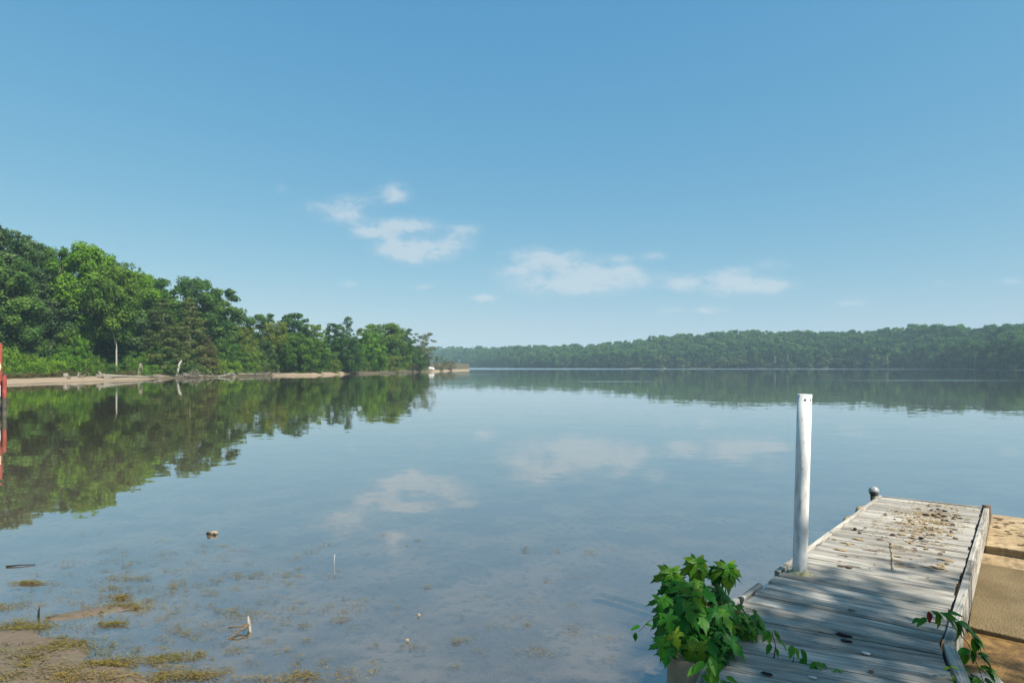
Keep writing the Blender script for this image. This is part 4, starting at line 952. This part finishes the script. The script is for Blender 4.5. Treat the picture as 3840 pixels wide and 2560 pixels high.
sprig('creeper', 'small five-leaved creeper at the right of the plank gap', [b2, PD(*z9(935, 690), b2.y)], .002, lv, stem=REDSTEM)
b3 = dp(1150, 780, 0)
sprig('creeper', 'tiny two-leaved sprout farthest right in the plank gap', [b3, PD(*z9(1140, 752), b3.y)], .002, [(PD(*z9(1140, 755), b3.y), V3((-.9, -.3, .1)), .035, 'fresh'), (PD(*z9(1145, 760), b3.y), V3((.7, -.5, -.3)), .045, 'fresh')], stem=REDSTEM)
# creeper over the right edge board
d_ = 3.55; vpth = [PD(3430, 2318, 3.85), PD(3482, 2328, 3.78), PD(3580, 2354, 3.62), PD(3632, 2414, 3.56), PD(3656, 2470, 3.55), PD(3682, 2536, 3.5), PD(3700, 2600, 3.5)]
lv = []
for px, py, dx, dz, sz, m_ in ((3482, 2290, 0, -1, .060, 'red'), (3500, 2290, .5, -.3, .06, 'fresh'), (3470, 2318, -.9, -.2, .06, 'green'), (3450, 2318, -1, 0, .05, 'green'), (3515, 2300, .2, -.7, .07, 'fresh'), (3530, 2300, .8, -.1, .08, 'green'), (3545, 2315, .7, -.4, .08, 'fresh'),
                               (3560, 2298, .9, .2, .06, 'fresh'), (3575, 2325, .5, -.7, .09, 'green'), (3595, 2330, .9, -.3, .10, 'green'), (3590, 2335, .3, -1, .09, 'fresh'), (3640, 2375, .5, -.5, .09, 'green'), (3650, 2385, .8, -.8, .11, 'green'), (3645, 2390, .1, -.9, .08, 'fresh'),
                               (3635, 2435, -.9, .1, .08, 'green'), (3620, 2438, -.4, -.6, .07, 'fresh'), (3645, 2440, .1, -.9, .06, 'green'), (3665, 2450, .7, .1, .05, 'green'), (3685, 2455, .8, -.6, .09, 'green'), (3675, 2500, .6, .2, .06, 'fresh'), (3695, 2512, .6, -.6, .09, 'green'), (3665, 2535, -.3, -.2, .07, 'green'), (3640, 2540, -.2, .8, .09, 'green'), (3690, 2550, .8, -.2, .07, 'fresh')):
    dd = np.interp(px, [3430, 3580, 3632, 3720], [3.83, 3.6, 3.54, 3.48]); lv.append((PD(px, py, float(dd)), V3((dx, -.35, dz)), sz * 1.25, m_))
    if m_ != 'red': lv.append((PD(px + rnd.uniform(-12, 12), py + rnd.uniform(-8, 8), float(dd)), V3((dx + rnd.uniform(-.7, .7), -.35, dz + rnd.uniform(-.4, .3))), sz, m_))
sprig('creeper_vine', 'creeper vine with one red leaf trailing over the right edge of the dock', vpth, .0035, lv, 'green', REDSTEM)
lv = [(PD(3560, 2500, 3.2), V3((-.9, -.3, 0)), .04, 'young'), (PD(3565, 2500, 3.2), V3((.8, -.3, .2)), .04, 'young'), (PD(3570, 2530, 3.18), V3((.2, -.5, -.8)), .045, 'young'), (PD(3575, 2548, 3.17), V3((.6, -.4, -.5)), .04, 'young')]
sprig('dry_sprig', 'small wilted sprig against the right edge board of the near dock', [PD(3585, 2580, 3.15), PD(3572, 2535, 3.18), PD(3562, 2500, 3.2)], .002, lv, 'young', REDSTEM)
bm = bmesh.new(); bmesh.ops.create_icosphere(bm, subdivisions=4, radius=1)
for v_ in bm.verts: v_.co *= 1 + .16 * math.sin(v_.co.x * 4 + 1) * math.cos(v_.co.y * 3.3) + .07 * math.sin(v_.co.z * 11 + v_.co.x * 9)
me = bpy.data.meshes.new('rock'); bm.to_mesh(me); bm.free(); me.materials.append(ROCK)
o = obj('rock', me, None, P(3690, 2600, .10)); o.scale = (.17, .12, .13); tag(o, 'mottled grey rock at the bottom right corner beside the dock', 'rock')

# ---------------------------------------------------------------- weed, sticks and flotsam in the shallows
def weed_mesh(name, spots_, n, L0, mat=ALGAE):
    Pn, Dn, Sn = [], [], []
    v, f, t = [], [], []
    for cx, cy, rx, ry, k in spots_:
        tn = rnd.uniform(.2, .8)
        for _ in range(int(n * k)):
            a = rng.normal(size=2); x, y = cx + a[0] * rx * .5, cy + a[1] * ry * .5
            if wob(x + 7, y * 1.6, 5.5) + .35 * rng.normal() < .05: continue
            z = max(bed_h(x, y), 0) + abs(rng.normal()) * .008 + .003
            th = rng.normal() * .7; l = L0 * rng.uniform(.4, 1.3); w = l * .13
            dx, dy = math.cos(th) * l, math.sin(th) * l; wx, wy = -math.sin(th) * w, math.cos(th) * w; zz = rng.uniform(0, .016)
            b = len(v); v += [(x - dx, y - dy, z), (x + wx, y + wy, z + zz), (x + dx, y + dy, z + rng.uniform(-.002, .008)), (x - wx, y - wy, z + zz)]; f.append((b, b + 1, b + 2, b + 3)); t += [min(max(tn + rng.normal() * .25, 0), 1)] * 4
    return mesh(name, np.array(v), np.array(f), mat, False, np.array(t))
def wpx(px, py): p = P(px, py, 0); return p.x, p.y
MATS = [((490, 2275), .42, .10, 'weed mat on the narrow mud strip'), ((455, 2240), .12, .09, 'small pale weed tuft above the narrow mud strip'), ((465, 2170), .30, .10, 'yellow weed mat afloat in the middle left shallows'),
        ((30, 2275), .35, .12, 'weed mat at the left edge above the mud bank'), ((90, 2350), .55, .14, 'long weed mat along the upper edge of the mud bank'), ((110, 2470), .75, .20, 'broad weed mat across the middle of the mud bank'), ((235, 2430), .30, .18, 'weed patch climbing the middle of the mud bank'),
        ((30, 2530), .55, .22, 'weed mat in the bottom left corner'), ((370, 2425), .28, .10, 'weed patch at the right edge of the mud bank'), ((390, 2490), .30, .10, 'weed tongue pointing off the mud bank'), ((495, 2480), .34, .10, 'weed island just right of the mud bank'),
        ((660, 2465), .30, .10, 'weed island below the forked stick'), ((745, 2535), .38, .10, 'weed island at the bottom edge below the forked stick'), ((1170, 2540), .40, .10, 'rightmost weed mat at the bottom edge'), ((1000, 2548), .45, .05, 'thin weed line along the bottom edge'), ((345, 2555), .55, .12, 'weed mat at the bottom edge of the mud bank'), ((440, 2340), .14, .05, 'little weed patch between mud strip and mud bank'), ((110, 2185), .25, .07, 'thin weed streak near the left edge')]
for (px, py), rx, ry, lb in MATS:
    x, y = wpx(px, py)
    tag(obj('weed_mat', weed_mesh('weed_mat', [(x + rnd.gauss(0, .42) * rx, y + rnd.gauss(0, .42) * ry, rx * rnd.uniform(.12, .7), ry * rnd.uniform(.15, .9), rnd.uniform(.1, 1)) for _ in range(26)], int(44 + 400 * rx * ry * 2), .024)), 'olive brown ' + lb, 'water weed', kind='stuff')
sp_ = []
for _ in range(520):
    if rnd.random() < .72: px, py = rnd.gauss(690, 340), rnd.gauss(2230, 120)
    else: px, py = rnd.uniform(0, 2300), rnd.uniform(2000, 2550)
    if py < 1990: continue
    x, y = wpx(px, py); sp_.append((x, y, rnd.uniform(.04, .16), rnd.uniform(.02, .05), rnd.uniform(.2, 1)))
tag(obj('floating_weed', weed_mesh('floating_weed', sp_, 60, .018)), 'scattered specks of weed floating on the shallow water', 'water weed', kind='stuff')
x, y = wpx(930, 2345)
fs = empty('forked_stick', (x, y, 0)); tag(fs, 'forked stick sticking out of the shallow water at left', 'stick')
fo = fs.location; q = lambda px, py, z=.02: P(px, py, z) - fo
MB().tube([q(929, 2310, .10), q(932, 2330, .05), q(936, 2352, .03), q(939, 2372, .0)], [.011, .015, .018, .010], 8, True, .2).obj('stick', DRIFT, fs, True)
MB().tube([q(931, 2341, .05), q(895, 2348, .06), q(856, 2353, .05)], [.010, .008, .006], 6).obj('prong', DEBRIS['brown'], fs, True)
MB().tube([q(931, 2343, .05), q(895, 2365, .02), q(858, 2393, .005)], [.010, .009, .006], 6).obj('prong', DEBRIS['brown'], fs, True)
ft = empty('driftwood_chunk', P(797, 2002, 0)); tag(ft, 'chunk of pale bark drifting alone on the open shallows', 'driftwood'); fo = ft.location
MB().tube([q(775, 2000, .0), q(788, 1997, .02), q(800, 1997, .025), q(812, 1998, .015), q(816, 1999, .005)], [.012, .02, .034, .028, .008], 8, True, .25).obj('bark_chunk', DRIFT, ft, True)
MB().tube([q(776, 1999, .0), q(781, 1994, .045), q(787, 1996, .04)], [.012, .010, .012], 6).obj('curled_end', DEBRIS['brown'], ft, True)
MB().tube([q(806, 1997, .035), q(814, 1998, .012)], [.018, .012], 6).obj('bare_wood', DEBRIS['tan'], ft, True)
for i, (px, py, h, lb) in enumerate(((143, 2315, .10, 'dark upright twig stump by the mud strip at left'), (1252, 2115, .12, 'thin pale reed stalk standing in the open shallows'), (1570, 2310, .03, 'little pale shell-like lump on the shallow bed'), (1528, 2405, .04, 'small stub of wood above the bottom edge'), (75, 2122, .02, 'thin dark stick floating near the left edge'))):
    p = P(px, py, 0)
    if i == 4: drift('floating_stick', [p + V3((-.14, -.03, .008)), p + V3((0, 0, .014)), p + V3((.15, .04, .006))], .010, .005, lb, 'stick', DEBRIS['black'])
    elif i in (2, 3): scrap('shell_lump', p + V3((0, 0, .015)), 0.018, .014, .018, 'tan', lb, 'debris')
    else: drift('reed_stalk' if i else 'twig_stump', [p - V3((0, 0, .08)), p + V3((.006, 0, h * .6)), p + V3((.012, 0, h))], .012 if i == 0 else .004, .006 if i == 0 else .002, lb, 'twig', DEBRIS['black'] if i == 0 else DEBRIS['pale'])
drift('sunken_stick', [P(95, 2550, .03), P(120, 2525, .03), P(165, 2475, .03)], .012, .006, 'thin black stick lying on the mud bank in the bottom left corner', 'stick', DEBRIS['black'])

# ---------------------------------------------------------------- tree behind the viewer, whose shade dapples the dock
tcen = V3((3.30, 2.50, DECK)) + S * 11.5
cl = [(c[0], c[1], c[2], c[3], c[4]) for c in broad_clumps(105, 4.0, 1.95, 0, .45, .38, .72, .5)]
ux, uy = S.x / S.z, S.y / S.z                                     # extra leaf clumps, added to shade the near left of the dock
for bx, by in ((1.45, 2.75), (1.75, 3.25), (2.0, 3.75), (2.55, 4.05), (1.3, 3.1)):
    for k in range(9): cl.append((bx - 3.30 + rnd.gauss(0, .30), by - 2.50 + rnd.gauss(0, .30), 1.9 + rnd.uniform(-.15, .15), rnd.uniform(.22, .42), rnd.uniform(.2, .8)))
v, f, t = clump_crown(cl, 110, .105)
st = empty('shade_tree', (tcen.x + .8, tcen.y - 1.6, .8)); tag(st, 'tree on the near shore behind the viewer shading the dock', 'tree')
o = obj('crown', mesh('crown_shade', v, f, LEAF['mid'], False, t), st, (tcen.x - st.location.x, tcen.y - st.location.y, tcen.z - 1.9 - .8))
tb = MB(); ctop = V3((tcen.x - st.location.x, tcen.y - st.location.y, tcen.z - .8))
tb.tube([(0, 0, -.6), (.05, .1, 3), ctop * .7 + V3((0, 0, 0)), ctop + V3((0, 0, 1.2))], [.26, .2, .14, .04], 10)
for k in range(10):
    c = rnd.choice(cl); e = V3(c[:3]) + o.location; tb.tube([ctop * .7, (ctop * .7).lerp(e, .5), e], [.07, .05, .015], 5)
tb.obj('trunk', BARK, st, True)
# ---------------------------------------------------------------- haze
hm = bpy.data.materials.new('haze'); hm.use_nodes = True; n_ = hm.node_tree.nodes; n_.clear()
ho = n_.new('ShaderNodeOutputMaterial'); pv = n_.new('ShaderNodeVolumePrincipled'); hm.node_tree.links.new(pv.outputs[0], ho.inputs['Volume'])
pv.inputs['Color'].default_value = (.60, .86, 1.0, 1); pv.inputs['Density'].default_value = 0.00032; pv.inputs['Anisotropy'].default_value = 0.0
tag(MB().box(-3000, 4000 - 1, -299, 4000, -3.4, 92).obj('haze', hm), kind='stuff')
